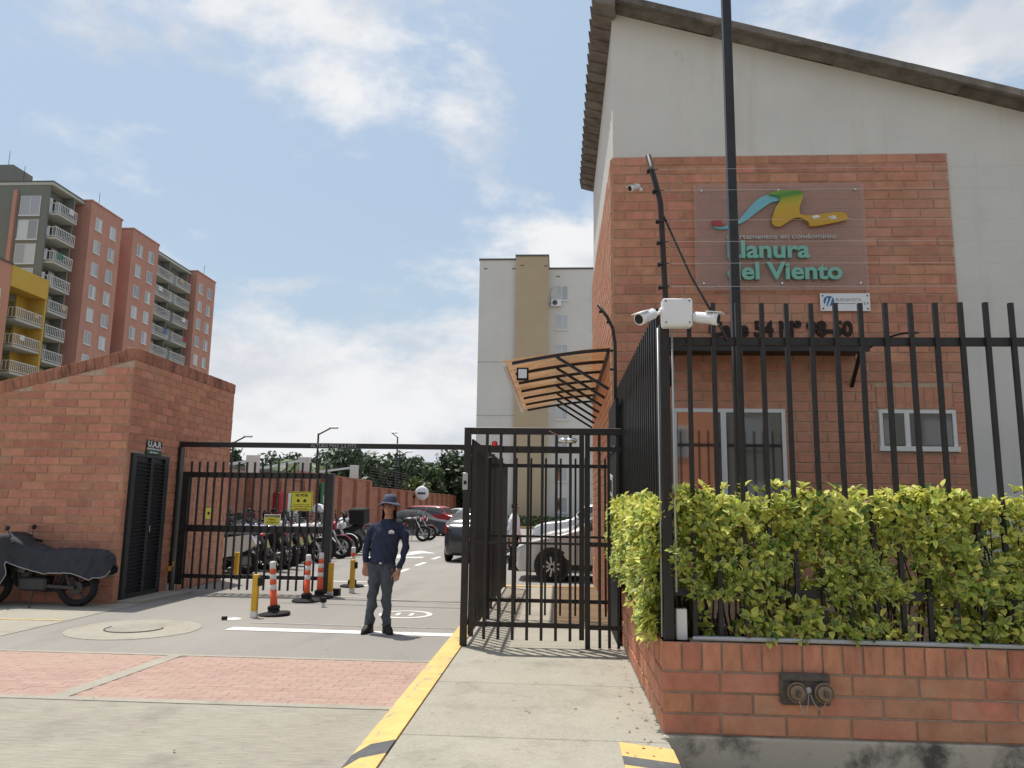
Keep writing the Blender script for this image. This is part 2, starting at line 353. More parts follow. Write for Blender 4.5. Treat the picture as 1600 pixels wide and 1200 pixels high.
def lettering(key, fn, thick):
    """fn(u, v, t) -> point; u, v in 0..1, t = 0 back, 1 front"""
    uv, fs = TEXTS[key]; mb = MB(); n = len(uv)
    mb.add([fn(u, v, 1) for u, v in uv]+([fn(u, v, 0) for u, v in uv] if thick else []), fs)
    if thick:
        from collections import Counter
        cnt = Counter(); dirn = {}
        for f in fs:
            for i in range(len(f)):
                a, b = f[i], f[(i+1) % len(f)]; cnt[frozenset((a, b))] += 1; dirn[frozenset((a, b))] = (a, b)
        for k, c in cnt.items():
            if c == 1: a, b = dirn[k]; mb.f.append((a, b, n+b, n+a)); mb.mi.append(0)
    return mb

# brickwork ---------------------------------------------------------------
BRICK_MESH = {}
def brick_mesh(w, h, d, m, key):
    """front face towards -y, bevelled arrises"""
    k = (round(w, 3), round(h, 3), d, key)
    if k in BRICK_MESH: return BRICK_MESH[k]
    b = .006; mb = MB(); W, Hh = w/2, h/2
    vs = [(-W, d, -Hh), (W, d, -Hh), (W, d, Hh), (-W, d, Hh), (-W, b, -Hh), (W, b, -Hh), (W, b, Hh), (-W, b, Hh), (-W+b, 0, -Hh+b), (W-b, 0, -Hh+b), (W-b, 0, Hh-b), (-W+b, 0, Hh-b)]
    fs = [(8, 9, 10, 11)]+[(4+i, 4+(i+1) % 4, 8+(i+1) % 4, 8+i) for i in range(4)]+[(i, (i+1) % 4, 4+(i+1) % 4, 4+i) for i in range(4)]
    mb.add(vs, fs); BRICK_MESH[k] = (mb.mesh('brick', m), vs, fs); return BRICK_MESH[k]
def brick_face(parent, org, rz, width, z0, z1, m, holes=(), top=None, course=.136, L=.405, joint=.014, proud=.012, limit=300, score=None, soldiers=(), name='brick'):
    """running bond on a vertical face. org = start (x, y); u runs along rz; the face looks to the right of -u (local -y)"""
    cr, sr = math.cos(rz), math.sin(rz); items = []; n = int(round((z1-z0)/course)); c = (z1-z0)/n
    for r in range(n):
        za = z0+r*c; zm = za+c/2; u = -L*((r % 2)*.5)-random.random()*.03
        while u < width:
            a, b = max(0, u), min(width, u+L); u += L
            segs = [(a, b)]
            for (h0, h1, g0, g1) in holes:
                if g0-.02 < zm < g1+.02:
                    s2 = []
                    for p, q in segs:
                        if q <= h0 or p >= h1: s2.append((p, q))
                        else:
                            if p < h0: s2.append((p, h0))
                            if q > h1: s2.append((h1, q))
                    segs = s2
            for p, q in segs:
                if q-p < .05: continue
                if top and za+c > min(top(p), top(q)): continue
                items.append((p, q, zm, c-joint))
    for (h0, h1, g0, g1, k) in soldiers:
        for i in range(k): items.append((h0+(h1-h0)*i/k, h0+(h1-h0)*(i+1)/k, (g0+g1)/2, g1-g0-joint))
    if score: items.sort(key=lambda t: -score((t[0]+t[1])/2, t[2]))
    rest = MB()
    for i, (p, q, zm, h) in enumerate(items):
        full = abs(q-p-L) < .002; bw = q-p-joint
        me, vs, fs = brick_mesh(L-joint if full or q-p > .15 else .1, h, .05, m, name)
        bw0 = L-joint if full or q-p > .15 else .1
        um = (p+q)/2; pr = proud+random.uniform(-.003, .003)
        pos = Vector((org[0]+cr*um+sr*pr, org[1]+sr*um-cr*pr, zm+random.uniform(-.0015, .0015)))
        tilt = rz+random.uniform(-.004, .004)
        if i < limit: put(me, name, parent, pos, tilt, (bw/bw0, 1, 1))
        else:
            M = Matrix.Translation(pos) @ Matrix.Rotation(tilt, 4, 'Z') @ Matrix.Diagonal((bw/bw0, 1, 1, 1))
            rest.add([M @ Vector(v) for v in vs], fs)
    if rest.v:
        o = rest.build('brick_courses', m, parent); o['kind'] = 'stuff'
    return len(items)

# ============================================================ ground
struct('ground', sheet([(-900, -300), (900, -300), (900, 1500), (-900, 1500)], -.16), earth)
struct('parking_road', MB().add([(-9.4, 8.36, 0), (-1.18, 8.36, 0), (-1.18, 15.4, 0), (30, 15.4, 0), (30, 76, 0), (-9.4, 76, 0)], [(0, 1, 2, 3, 4, 5)]), asphalt)
struct('street', sheet([(-40, -14), (-1.2, -14), (-1.2, 6.4), (-40, 6.4)], 0), broom)
struct('pavement', sheet([(.62, -14), (40, -14), (40, 10.4), (.62, 10.4)], -.13), concrete)
struct('driveway_slab', sheet([(-40, 8.36), (-6.66, 8.36), (-6.62, 12.3), (-40, 12.3)], .005), concrete)
struct('slab_line', sheet([(-12, 10.18), (-6.7, 10.36), (-6.7, 10.44), (-12, 10.26)], .009), mat('faded_yellow', (.50, .38, .17), .85, .2, var=.2))
# paver band with concrete ribbons
pb = struct('paver_band', sheet([(-40, 6.4), (-1.2, 6.4), (-1.2, 8.36), (-40, 8.36)], -.0015), sand)
rib = MB(); rib.box(-40, -1.2, 6.40, 6.50, -.05, .006); rib.box(-40, -1.2, 8.28, 8.36, -.05, .006); rib.build('concrete_ribbon', concrete, pb)
rb2 = MB(); rb2.prism([(-4.24, 6.50), (-4.08, 6.50), (-3.99, 8.28), (-4.14, 8.28)], lambda u, v, t: (u, v, -.05+.056*t)); rb2.build('concrete_ribbon', concrete, pb)
def pavers():
    me = MB().bbox(-.0988, .0988, -.0485, .0485, -.05, 0, .003).mesh('paver', paver); spots = []
    y = 6.505; r = 0
    while y < 8.27:
        x = -1.22-(.1 if r % 2 else 0)
        while x > -7.2:
            xc = x-.1; mid = -4.15+(y-6.5)*.05
            if abs(xc-mid) > .05: spots.append((xc, y+.05))
            x -= .2
        y += .0985; r += 1
    spots.sort(key=lambda p: p[0]*.7*0+math.hypot(p[0]+2.5, p[1]))
    rest = MB(); tm = MB().bbox(-.0988, .0988, -.0485, .0485, -.05, 0, .003)
    for i, (x, y) in enumerate(spots):
        z = .002+random.uniform(-.0012, .0012); a = random.uniform(-.01, .01)
        if i < 300: put(me, 'paver', pb, (x, y, z), a)
        else: rest.add([(vx+x, vy+y, vz+z) for vx, vy, vz in tm.v], tm.f)
    o = rest.build('paver_courses', paver, pb); o['kind'] = 'stuff'
pavers()
# manhole in the asphalt
def manhole():
    t = thing('manhole', 'round concrete manhole surround with a metal lid set in the driveway', 'manhole', (-5.4, 9.86, 0))
    MB().lathe((-5.4, 9.86, 0), [(.80, -.02), (.80, .006), (.78, .010)], 48).build('concrete_ring', concrete, t)
    mb = MB(); mb.lathe((-5.4, 9.86, 0), [(.34, 0), (.34, .014), (.325, .016)], 40); mb.build('lid', mat('lid', (.30, .28, .24), .9, .2, var=.15), t)
    mb = MB(); mb.tube([(-5.4+.345*math.cos(a), 9.86+.345*math.sin(a), .012) for a in [R(d) for d in range(170, 372, 8)]], .012, 5); mb.build('lid_rim', iron, t)
manhole()
# walkway of slabs with a painted kerb
wk = struct('walkway', MB().box(-1.06, .72, -14, 15.3, -.15, .088), sand)
ys = [-14, 1.2, 3.3, 5.42, 7.0, 8.86, 10.78, 12.8, 15.1]
for a, b in zip(ys, ys[1:]): MB().bbox(-1.055, .735, a+.005, b-.005, .02, .10, .006).build('slab', concrete, wk)
kb = thing('kerb', 'yellow painted kerb along the pedestrian walkway', 'kerb', (-1.15, 6, 0))
def kerb_piece(a, b, m):
    def prof(y): return [(-1.31-.012*max(0, 6-y)*.3, y, -.05), (-1.285-.012*max(0, 6-y)*.3, y, .07), (-1.20, y, .105), (-1.062, y, .107), (-1.062, y, -.05)]
    return prof
yy = [-2.0, 1.5, 3.2, 4.42, 4.72, 5.0, 5.28, 15.2]
for i, (a, b) in enumerate(zip(yy, yy[1:])):
    sk = .22
    def pr(y, s): return [(-1.32, y+s, -.05), (-1.29, y+s, .07), (-1.20, y+s*.5, .105), (-1.062, y, .107), (-1.062, y, -.05)]
    hatch = i in (3, 5)
    sa = sk if 3 <= i <= 6 else 0; sb = sk if 2 <= i <= 5 else 0
    A = pr(a, -sa); B = pr(b, -sb); mb = MB()
    mb.add(A+B, [(0, 1, 6, 5), (1, 2, 7, 6), (2, 3, 8, 7), (3, 4, 9, 8), (0, 4, 3, 2, 1), (5, 6, 7, 8, 9)])
    mb.build('painted_stripe' if 3 <= i <= 5 else 'kerb_stone', dark_p if hatch else yellow_p, kb)
hz = thing('kerb_ramp', 'short yellow and dark striped kerb end beside the brick planter corner', 'kerb', (.5, 4.8, 0))
for i, (a, b) in enumerate([(4.5, 4.88), (4.88, 5.05), (5.05, 5.33)]):
    MB().prism([(.40, a+.06), (.40, b+.06), (.735, b-.06), (.735, a-.06)], lambda u, v, t: (u, v, .03+.076*t)).build('painted_stripe', dark_p if i == 1 else yellow_p, hz)
MB().box(-1.06, .72, 15.1, 15.28, -.02, .112).build('walkway_end_kerb', yellow_p, kb)
# road markings
def mark(name, polys, m, label, z=.005):
    mb = MB()
    for p in polys: mb.add([(x, y, z) for x, y in p], [tuple(range(len(p)))])
    o = mb.build(name, m); tag(o, label, 'road marking'); return o
mark('stop_line', [[(-4.28, 9.98), (-1.34, 9.90), (-1.34, 10.14), (-4.25, 10.22)]], white_p, 'white stop line painted across the asphalt under the standing man')
mark('thin_line', [[(-4.2, 10.6), (-1.34, 10.50), (-1.34, 10.54), (-4.2, 10.65)]], worn_white, 'thin worn white line just behind the stop line')
mark('faint_line', [[(-3.9, 13.75), (-1.34, 12.95), (-1.34, 13.02), (-3.9, 13.83)]], worn_white, 'thin worn line crossing the lane behind the man')
mark('bay_line', [[(-7.6, 16.3), (-3.6, 16.3), (-3.6, 16.42), (-7.6, 16.42)]], white_p, 'white line at the start of the motorcycle bays')
for i, (y, xx) in enumerate([(18.6, -3.86), (20.9, -3.82), (23.4, -3.78), (26.2, -3.74)]):
    mark('lane_dash', [[(xx-.07, y), (xx+.07, y), (xx+.10, y+1.25), (xx-.04, y+1.25)]], white_p, 'dash of the broken white lane line, %s from the gate' % ['nearest', 'second', 'third', 'fourth'][i])['group'] = 'broken lane line'
mark('lane_arrow', [[(-5.6, 23.6), (-5.1, 23.6), (-4.6, 26.2), (-4.1, 26.2), (-4.9, 27.6), (-5.2, 26.4), (-4.9, 26.3)], [(-5.9, 23.3), (-4.2, 23.9), (-4.2, 24.4), (-5.9, 23.9)]], white_p, 'white painted turn arrow in the parking lane')
def ringpoly(cx, cy, r, n=40): return [(cx+r*math.cos(2*math.pi*k/n), cy+r*math.sin(2*math.pi*k/n)) for k in range(n)]
def ring_mark():
    mb = MB(); o_, i_ = ringpoly(-2.28, 11.75, .40), ringpoly(-2.28, 11.75, .32); n = 40
    mb.add([(x, y, .005) for x, y in o_+i_], [(k, (k+1) % n, n+(k+1) % n, n+k) for k in range(n)])
    mb.add([(x, y, .005) for x, y in [(-2.42, 11.62), (-2.36, 11.62), (-2.36, 11.88), (-2.42, 11.88), (-2.22, 11.62), (-2.16, 11.62), (-2.16, 11.88), (-2.22, 11.88)]], [(0, 1, 2, 3), (4, 5, 6, 7)])
    tag(mb.build('speed_roundel', white_p), 'white painted speed roundel on the asphalt beside the man', 'road marking')
ring_mark()
mb = MB()
for i in range(14): y = 17.0+i*1.25; mb.add([(-9.3, y, .005), (-6.9, y, .005), (-6.9, y+.07, .005), (-9.3, y+.07, .005)], [(0, 1, 2, 3)])
tag(mb.build('bay_markings', worn_white), 'worn white lines between the motorcycle parking bays', 'road marking')
seam = MB().add([(-4.6, 12.72, .004), (-1.34, 12.55, .004), (-1.34, 12.575, .004), (-4.6, 12.745, .004)], [(0, 1, 2, 3)]); seam.build('asphalt_seam', dark_p)['kind'] = 'structure'

# ============================================================ gatehouse
GX0, GY0, GY1, GXW, GX1 = .75, 10.5, 16.8, 5.4, 9.0
def rake(x): return 8.98-.292*(x-.55)
gh = thing('gatehouse', 'cream and brick gatehouse with a sloping fibre cement roof', 'building', (4, 13, 0))
mb = MB()
mb.prism([(GX0, -.1), (GX1, -.1), (GX1, rake(GX1)-.03), (GX0, rake(GX0)-.03)], lambda u, v, t: (u, GY0+(GY1-GY0)*t, v))
mb.build('wall', plaster, gh)
mb = MB(); mb.box(GX0-.012, GXW, GY0-.022, GY0+.1, -.1, 6.60); mb.build('mortar_bed', mortar, gh)
mb = MB(); mb.box(GX0-.022, GX0+.1, GY0-.0, GY1-.01, -.1, 6.60); mb.build('mortar_bed', mortar, gh)
holes = [(1.53-GX0, 3.02-GX0, .9, 2.97), (4.24-GX0, 5.24-GX0, 2.43, 2.97), (4.24-GX0, 5.24-GX0, 2.97, 3.30)]
brick_face(gh, (GX0-.012, GY0-.022), 0, GXW-GX0+.012, .072, 6.60, brick, holes=holes, limit=285,
           score=lambda u, z: z, soldiers=[(4.24-GX0, 5.24-GX0, 2.985, 3.29, 8)])
brick_face(gh, (GX0-.022, GY1-.02), R(-90), GY1-GY0-.04, .072, 6.60, brick, limit=0)
# roof of corrugated sheets, lapped
def roof_sheets():
    L = math.hypot(1, .292); dx, dz = 1/L, -.292/L
    P = .36; nw = 19; n = 6
    for r in range(5):
        s0, s1 = r*1.78, r*1.78+1.95
        for q in range(4):
            mb = MB(); ya = GY0-.30+q*1.66; k = 40; vs = []
            for s, lift in ((s0, 0), (s1, 0)):
                for i in range(k+1):
                    y = ya+(1.70)*i/k; zz = .045*abs(math.sin(math.pi*(y-GY0)/.27))+lift
                    off = (.022 if s == s1 else 0)+r*-.0
                    vs.append((.50+dx*s, y, 8.985+dz*s+zz+off+q*.004))
            m = k+1; vs += [(x, y, z-.022) for x, y, z in vs]
            fs = [(i, i+1, m+i+1, m+i) for i in range(k)]+[(2*m+i, 3*m+i, 3*m+i+1, 2*m+i+1) for i in range(k)]
            fs += [(i, 2*m+i, 2*m+i+1, i+1) for i in range(k)]+[(m+i, m+i+1, 3*m+i+1, 3*m+i) for i in range(k)]+[(0, m, 3*m, 2*m), (k, 2*m+k, 3*m+k, m+k)]
            mb.add(vs, fs); mb.build('roof_sheet', roofm, gh)
    # rake trim pieces, each a short lapped length
    for r in range(6):
        a, b = .50+r*1.45, .50+r*1.45+1.50; lift = .012*(r % 2)
        MB().prism([(a, rake(a)-.035+lift), (b, rake(b)-.035+lift), (b, rake(b)+.065+lift), (a, rake(a)+.065+lift)], lambda u, v, t: (u, GY0-.34+.012*(r % 2)+.05*t, v)).build('rake_trim', roofm, gh)
    for q in range(22):                                # overlapping eave tiles seen along the left edge
        ya = GY0-.34+q*.305
        MB().prism([(.47, 8.86), (.80, 8.77), (.80, 8.90), (.45, 9.00)], lambda u, v, t: (u-.022*math.sin(math.pi*t)*.0-(.03 if t == 0 else 0), ya+.30*t, v+(.015 if t else 0))).build('eave_tile', roofm, gh)
roof_sheets()
def window(parent, x0, x1, z0, z1, y, muls, fw=.05, open_left=False):
    f = MB(); f.box(x0, x1, y-.03, y+.04, z1-fw, z1); f.box(x0-.02, x1+.02, y-.05, y+.04, z0-.02, z0+fw)
    f.box(x0, x0+fw, y-.028, y+.04, z0+fw, z1-fw); f.box(x1-fw, x1, y-.028, y+.04, z0+fw, z1-fw)
    for m in muls: f.box(m-fw*.7, m+fw*.7, y-.034, y+.04, z0+fw, z1-fw)
    wo = f.build('window', alu, parent)
    xs = [x0+fw]+list(muls)+[x1-fw]
    for i, (a, b) in enumerate(zip(xs, xs[1:])):
        MB().box(a+.01, b-.01, y-.016+.006*(i % 2), y-.010+.006*(i % 2), z0+fw, z1-fw).build('pane', glass, wo)
    return wo
window(gh, 1.53, 3.02, .92, 2.965, GY0-.035, [2.20])
window(gh, 4.245, 5.235, 2.435, 2.965, GY0-.035, [4.60], .045)
# flat black awning over the big window
aw = thing('window_awning', 'flat black metal awning over the large gatehouse window', 'awning', (2.8, 10.4, 3.7))
MB().bbox(1.42, 3.98, 9.98, GY0-.03, 3.70, 3.755, .004).build('awning_deck', black, aw)
mb = MB(); mb.box(1.42, 3.98, 9.94, 9.98, 3.66, 3.77); mb.build('fascia', black, aw)
for x in (1.5, 3.92):
    MB().bar((x, GY0-.03, 3.28), (x, 10.08, 3.70), .04).build('bracket', black, aw)
MB().tube([(3.98+.03*i, 10.1-.05*i, 3.70+.12*math.sin(i/9*1.6)) for i in range(14)], .014, 6).build('rod', black, aw)
# amber canopy over the side entrance
cn = thing('side_canopy', 'amber polycarbonate canopy on black arched frames above the entrance', 'canopy', (0, 13, 3.8))
def can_z(x): t = (x+.79)/1.52; return 3.66+.22*math.sin(t*1.35)+.01*t
xs = [-.82+1.54*i/12 for i in range(13)]
fy = [10.95+i*.92 for i in range(7)]
for i, (a, b) in enumerate(zip(fy, fy[1:])):
    mb = MB(); vs = []; nn = len(xs); m_ = 7
    for j in range(m_):
        y = a-.02+(b-a+.03)*j/(m_-1)
        for x in xs: vs.append((x, y, can_z(x)+.035+.02*math.sin(5*y+3*x)+(.004*(i % 2))))
    fs = [(j*nn+k, j*nn+k+1, (j+1)*nn+k+1, (j+1)*nn+k) for j in range(m_-1) for k in range(nn-1)]
    mb.add(vs, fs); mb.build('sheet', amber, cn, True)
for i, y in enumerate(fy):
    mb = MB()
    for p, q in zip(xs[1:], xs[2:]): mb.bar((p, y, can_z(p)-.01), (q, y, can_z(q)-.01), .034, .045)
    mb.build('arched_rib', black, cn)
    MB().bar((-.05, y+.002, can_z(-.05)-.03), (.70, y+.002, 3.30), .04).build('brace', black, cn)
MB().bar((-.80, fy[0], can_z(-.8)-.01), (-.80, fy[-1], can_z(-.8)-.01), .05, .05).build('front_rail', alu, cn)
MB().bar((.70, fy[0], 3.84), (.70, fy[-1], 3.84), .05, .05).build('wall_rail', black, cn)
fl = MB(); fl.box(-.62, -.45, 10.90, 10.96, 3.42, 3.60); o = fl.build('floodlight', blackm, cn); MB().box(-.595, -.475, 10.885, 10.898, 3.445, 3.575).build('lens', whitepl, o)

# ---------------------------------------------------------- sign on the gatehouse
sg = thing('condominium_sign', 'clear acrylic sign with teal lettering and a ribbon emblem', 'sign', (3, 10.42, 5.3))
MB().bbox(1.87, 4.21, 10.405, 10.415, 4.60, 6.15, .002).build('acrylic_panel', acryl, sg)
for x in (1.98, 3.04, 4.09):
    for z in (4.70, 6.05): MB().lathe((x, 10.39, z), [(.018, .09), (.022, .012), (.014, 0)], 10, 'y').build('standoff', chrome, sg)
def flat(x0, x1, z0, z1, yf, yb): return lambda u, v, t: (x0+(x1-x0)*u, yf if t else yb, z0+(z1-z0)*v)
lettering('llanura', flat(2.31, 3.42, 5.045, 5.30, 10.35, 10.403), 1).build('lettering', teal, sg)
lettering('delv', flat(2.30, 3.84, 4.738, 4.99, 10.35, 10.403), 1).build('lettering', teal, sg)
lettering('apart', flat(2.31, 3.79, 5.312, 5.40, 10.380, 10.403), 1).build('lettering', mat('grey_letter', (.46, .46, .44), .5, .4), sg)
def emb(name, pts, m, yf, yb, sm=True):
    # closed Catmull-Rom through the outline
    out = []; n = len(pts)
    for i in range(n):
        p0, p1, p2, p3 = [Vector((*pts[(i+k) % n], 0)) for k in (-1, 0, 1, 2)]
        for t in ([0, .33, .66] if sm else [0]):
            q = .5*((2*p1)+(p2-p0)*t+(2*p0-5*p1+4*p2-p3)*t*t+(3*p1-p0-3*p2+p3)*t**3); out.append((q.x, q.y))
    mb = MB(); mb.prism(out, lambda u, v, t: (u, yf if t else yb, v)); return mb.build(name, m, sg)
gl = mat('emblem_green_yellow', (.30, .28, .03), .45, .4)
def grad():
    nt = gl.node_tree; N = nt.nodes; L = nt.links; tc = N.new('ShaderNodeTexCoord'); sp = N.new('ShaderNodeSeparateXYZ'); L.new(tc.outputs['Object'], sp.inputs[0])
    r = N.new('ShaderNodeValToRGB'); mr = N.new('ShaderNodeMapRange'); mr.inputs[1].default_value = .15; mr.inputs[2].default_value = .75
    a = N.new('ShaderNodeMath'); a.operation = 'MULTIPLY_ADD'; a.inputs[1].default_value = -.18; L.new(sp.outputs[0], a.inputs[0]); L.new(sp.outputs[2], a.inputs[2])
    L.new(a.outputs[0], mr.inputs[0]); L.new(mr.outputs[0], r.inputs[0])
    e = r.color_ramp.elements; e[0].position = .0; e[0].color = (.50, .28, .025, 1); e[1].position = 1; e[1].color = (.36, .36, .04, 1)
    for p, c in ((.55, (.48, .33, .03, 1)), (.70, (.30, .32, .03, 1)), (.80, (.05, .22, .03, 1)), (.9, (.14, .28, .04, 1))): k = e.new(p); k.color = c
    L.new(r.outputs[0], N['Principled BSDF'].inputs['Base Color'])
grad()
emb('emblem_ribbon_blue', [(2.245, 5.523), (2.334, 5.531), (2.444, 5.568), (2.55, 5.69), (2.69, 5.851), (2.812, 5.945), (2.932, 5.969), (3.049, 5.932), (3.027, 5.879), (2.928, 5.855), (2.766, 5.744), (2.563, 5.588), (2.443, 5.534), (2.323, 5.481), (2.19, 5.478), (2.126, 5.518)], mat('emblem_blue', (.16, .42, .50), .45, .4), 10.372, 10.403)
emb('emblem_tip_red', [(2.10, 5.592), (2.217, 5.601), (2.25, 5.545), (2.29, 5.53), (2.24, 5.51), (2.14, 5.515)], mat('emblem_red', (.33, .05, .045), .45, .4), 10.355, 10.371)
fold = [(2.90, 5.965), (2.948, 6.003), (3.126, 6.022), (3.283, 6.016), (3.351, 5.994), (3.362, 5.931), (3.314, 5.805), (3.302, 5.721), (3.327, 5.668), (3.464, 5.656), (3.778, 5.695), (3.913, 5.684), (3.952, 5.614), (3.937, 5.585), (3.476, 5.493), (3.42, 5.552), (3.344, 5.611), (3.227, 5.617), (3.067, 5.513), (2.987, 5.493), (2.93, 5.535), (2.929, 5.619), (2.978, 5.766), (3.052, 5.892), (3.0, 5.94)]
emb('emblem_ribbon_yellow', fold, gl, 10.345, 10.37)
for q in ([(3.457, 5.638), (3.545, 5.658), (3.583, 5.627), (3.494, 5.602)], [(3.68, 5.636), (3.768, 5.65), (3.805, 5.608), (3.727, 5.588)]): emb('emblem_square', q, white_p, 10.340, 10.3445, False)
# plaque
pq = thing('developer_plaque', 'small white plaque with a blue disc logo below the condominium sign', 'sign', (3.88, 10.42, 4.44))
MB().bbox(3.55, 4.215, 10.43, 10.445, 4.315, 4.565, .002).build('plate', whitepl, pq)
for x in (3.585, 4.18):
    for z in (4.35, 4.53): MB().lathe((x, 10.423, z), [(.012, .008), (.012, 0)], 8, 'y').build('screw', iron, pq)
pl = mat('plaque_ink', (.10, .12, .16), .5, .3)
MB().lathe((3.665, 10.426, 4.455), [(.072, .003), (.072, 0)], 24, 'y').build('logo_disc', mat('logo_blue', (.055, .16, .36), .5, .3), pq)
for a, b in ((3.60, 3.645), (3.645, 3.70)):
    MB().prism([(a, 4.385), (a+.025, 4.385), (b+.012, 4.50), (b-.004, 4.50)], lambda u, v, t: (u, 10.4255-.002*t, v)).build('logo_stripe', whitepl, pq)
lettering('buena', flat(3.76, 4.10, 4.45, 4.495, 10.4285, 10.4295), 0).build('lettering', pl, pq)
lettering('constr', flat(3.78, 4.08, 4.415, 4.428, 10.4285, 10.4295), 0).build('lettering', pl, pq)
lettering('twenty', flat(4.125, 4.19, 4.405, 4.44, 10.4285, 10.4295), 0).build('lettering', ink, pq)
ad = thing('street_address', 'dark raised street address lettering above the awning', 'lettering', (3, 10.44, 4))
lettering('calle', flat(2.04, 3.97, 3.955, 4.185, 10.435, 10.466), 1).build('lettering', brownl, ad)
def bullet_cam(name, label, p, d, mount, group='white security cameras'):
    p, d = Vector(p), Vector(d).normalized(); t = thing(name, label, 'camera', p, group)
    Q = Vector((0, 0, 1)).rotation_difference(d).to_matrix().to_4x4(); M = Matrix.Translation(p) @ Q
    MB().lathe((0, 0, 0), [(.030, -.085), (.040, -.07), (.042, .06), (.046, .065), (.046, .10), (.040, .104)], 16).xf(M).build('housing', whitepl, t, True)
    MB().lathe((0, 0, 0), [(.036, .098), (.036, .106), (.02, .107)], 14).xf(M).build('lens', ink, t)
    MB().bar(p+d*.02+Vector((0, 0, .045)), p+d*.14+Vector((0, 0, .047)), .085, .006).build('sun_shield', whitepl, t)
    mb = MB(); mb.tube([p-d*.05, (p-d*.05+Vector(mount))/2+Vector((0, 0, -.01)), mount], .013, 8); mb.build('bracket', whitepl, t)
    mb = MB(); mb.ell(mount, (.03, .03, .03)); mb.build('base', whitepl, t, True)
bullet_cam('security_camera', 'white bullet camera high on the brick wall left of the sign', (1.04, 10.30, 6.07), (-.75, -.55, -.42), (1.14, 10.46, 6.10))

# ============================================================ planter
PX0, PY0 = .71, 5.55
pt = thing('brick_planter', 'low brick planter wall on a stained concrete footing, holding the hedge', 'planter', (2, 5.6, 0))
mb = MB(); mb.bbox(PX0-.0, 12, PY0-.03, PY0+.30, -.25, .118, .012); mb.build('footing', footing, pt)
MB().bbox(PX0+.005, PX0+.2, PY0+.3, 10.35, -.1, .118, .01).build('footing', concrete, pt)
MB().box(PX0+.010, 12, PY0+.010, PY0+.2, .118, .722).build('mortar_bed', mortar_p, pt)
MB().box(PX0+.012, PX0+.2, PY0+.012, 10.40, .118, .722).build('mortar_bed', mortar_p, pt)
def brick_at(a, b, z0, z1, face, m):
    w_, h_ = b-a-.013, z1-z0-.013
    me, _, _ = brick_mesh(.40, round(h_, 3), .05, m, 'p')
    pr = .010+random.uniform(-.002, .004); z = (z0+z1)/2
    if face == 'f': put(me, 'brick', pt, ((a+b)/2, PY0+.010-pr, z), random.uniform(-.006, .006), (w_/.40, 1, 1))
    else: put(me, 'brick', pt, (PX0+.012-pr, (a+b)/2, z), R(-90)+random.uniform(-.006, .006), (w_/.40, 1, 1))
for r, (z0, z1) in enumerate([(.122, .258), (.258, .394), (.394, .53)]):
    u = PX0; L = [.395, .20, .395][r]
    while u < 5.6:
        b = u+L*random.uniform(.98, 1.03); brick_at(u, b, z0, z1, 'f', brick_p); u = b; L = .43 if r != 1 or u > 1.0 else .4
    u = PY0+[.05, .2, .05][r]
    brick_at(PY0+.012, u, z0, z1, 's', brick_p) if u-PY0 > .08 else None
    u = max(u, PY0+.012) if u-PY0 > .08 else PY0+.012
    while u < 10.3: brick_at(u, min(u+.42, 10.35), z0, z1, 's', brick_p); u += .42
u = PX0
while u < 5.6: brick_at(u, u+.1345, .53, .728, 'f', brick_p); u += .1345
u = PY0+.012
while u < 10.3: brick_at(u, u+.1345, .53, .728, 's', brick_p); u += .1345
MB().box(PX0+.2, 12, PY0+.2, 10.4, .3, .66).build('soil', soil, pt)
cdt = MB(); cdt.tube([(.93, 5.60, .74), (1.05, 5.585, .745), (1.3, 5.575, .747), (2.2, 5.575, .745), (3.2, 5.575, .742), (4.8, 5.575, .742)], .017, 8)
tag(cdt.build('conduit', galv), 'grey conduit pipe lying along the planter top', 'pipe')
# siamese fire connection
fc = thing('fire_connection', 'weathered twin fire hose connection with capped outlets and chains', 'fire connection', (1.65, 5.5, .44))
MB().bbox(1.488, 1.818, 5.505, 5.545, .34, .545, .012).build('plate', iron, fc)
MB().bbox(1.50, 1.806, 5.492, 5.508, .497, .533, .004).build('raised_band', iron, fc)
for x in (1.584, 1.762):
    o = MB().lathe((x, 5.44, .432), [(.055, .07), (.055, .03), (.050, .024), (.048, .0), (.042, -.005)], 18, 'y').build('cap', brass, fc)
    MB().bbox(x-.011, x+.011, 5.405, 5.437, .412, .452, .003).build('cap_lug', iron, o)
    MB().torus((x, 5.462, .432), .060, .006, 20, 6, 'y').build('ring', brass, o)
MB().lathe((1.668, 5.485, .440), [(.022, .02), (.022, .005), (.012, 0)], 12, 'y').build('boss', galv, fc)
for path in ([(1.66, 5.47, .42), (1.652, 5.465, .36), (1.642, 5.468, .30), (1.625, 5.47, .295), (1.605, 5.465, .335), (1.592, 5.45, .385)], [(1.672, 5.47, .42), (1.69, 5.465, .37), (1.715, 5.466, .335), (1.742, 5.466, .325), (1.757, 5.46, .35), (1.765, 5.45, .39)]):
    ch = MB(); P = [Vector(p) for p in path]
    for a, b in zip(P, P[1:]):
        n = max(2, int((b-a).length/.012))
        for i in range(n):
            c = a.lerp(b, (i+.5)/n); ch.ell(c, (.004, .004, .007), 6, 4)
    ch.build('chain', galv, fc)

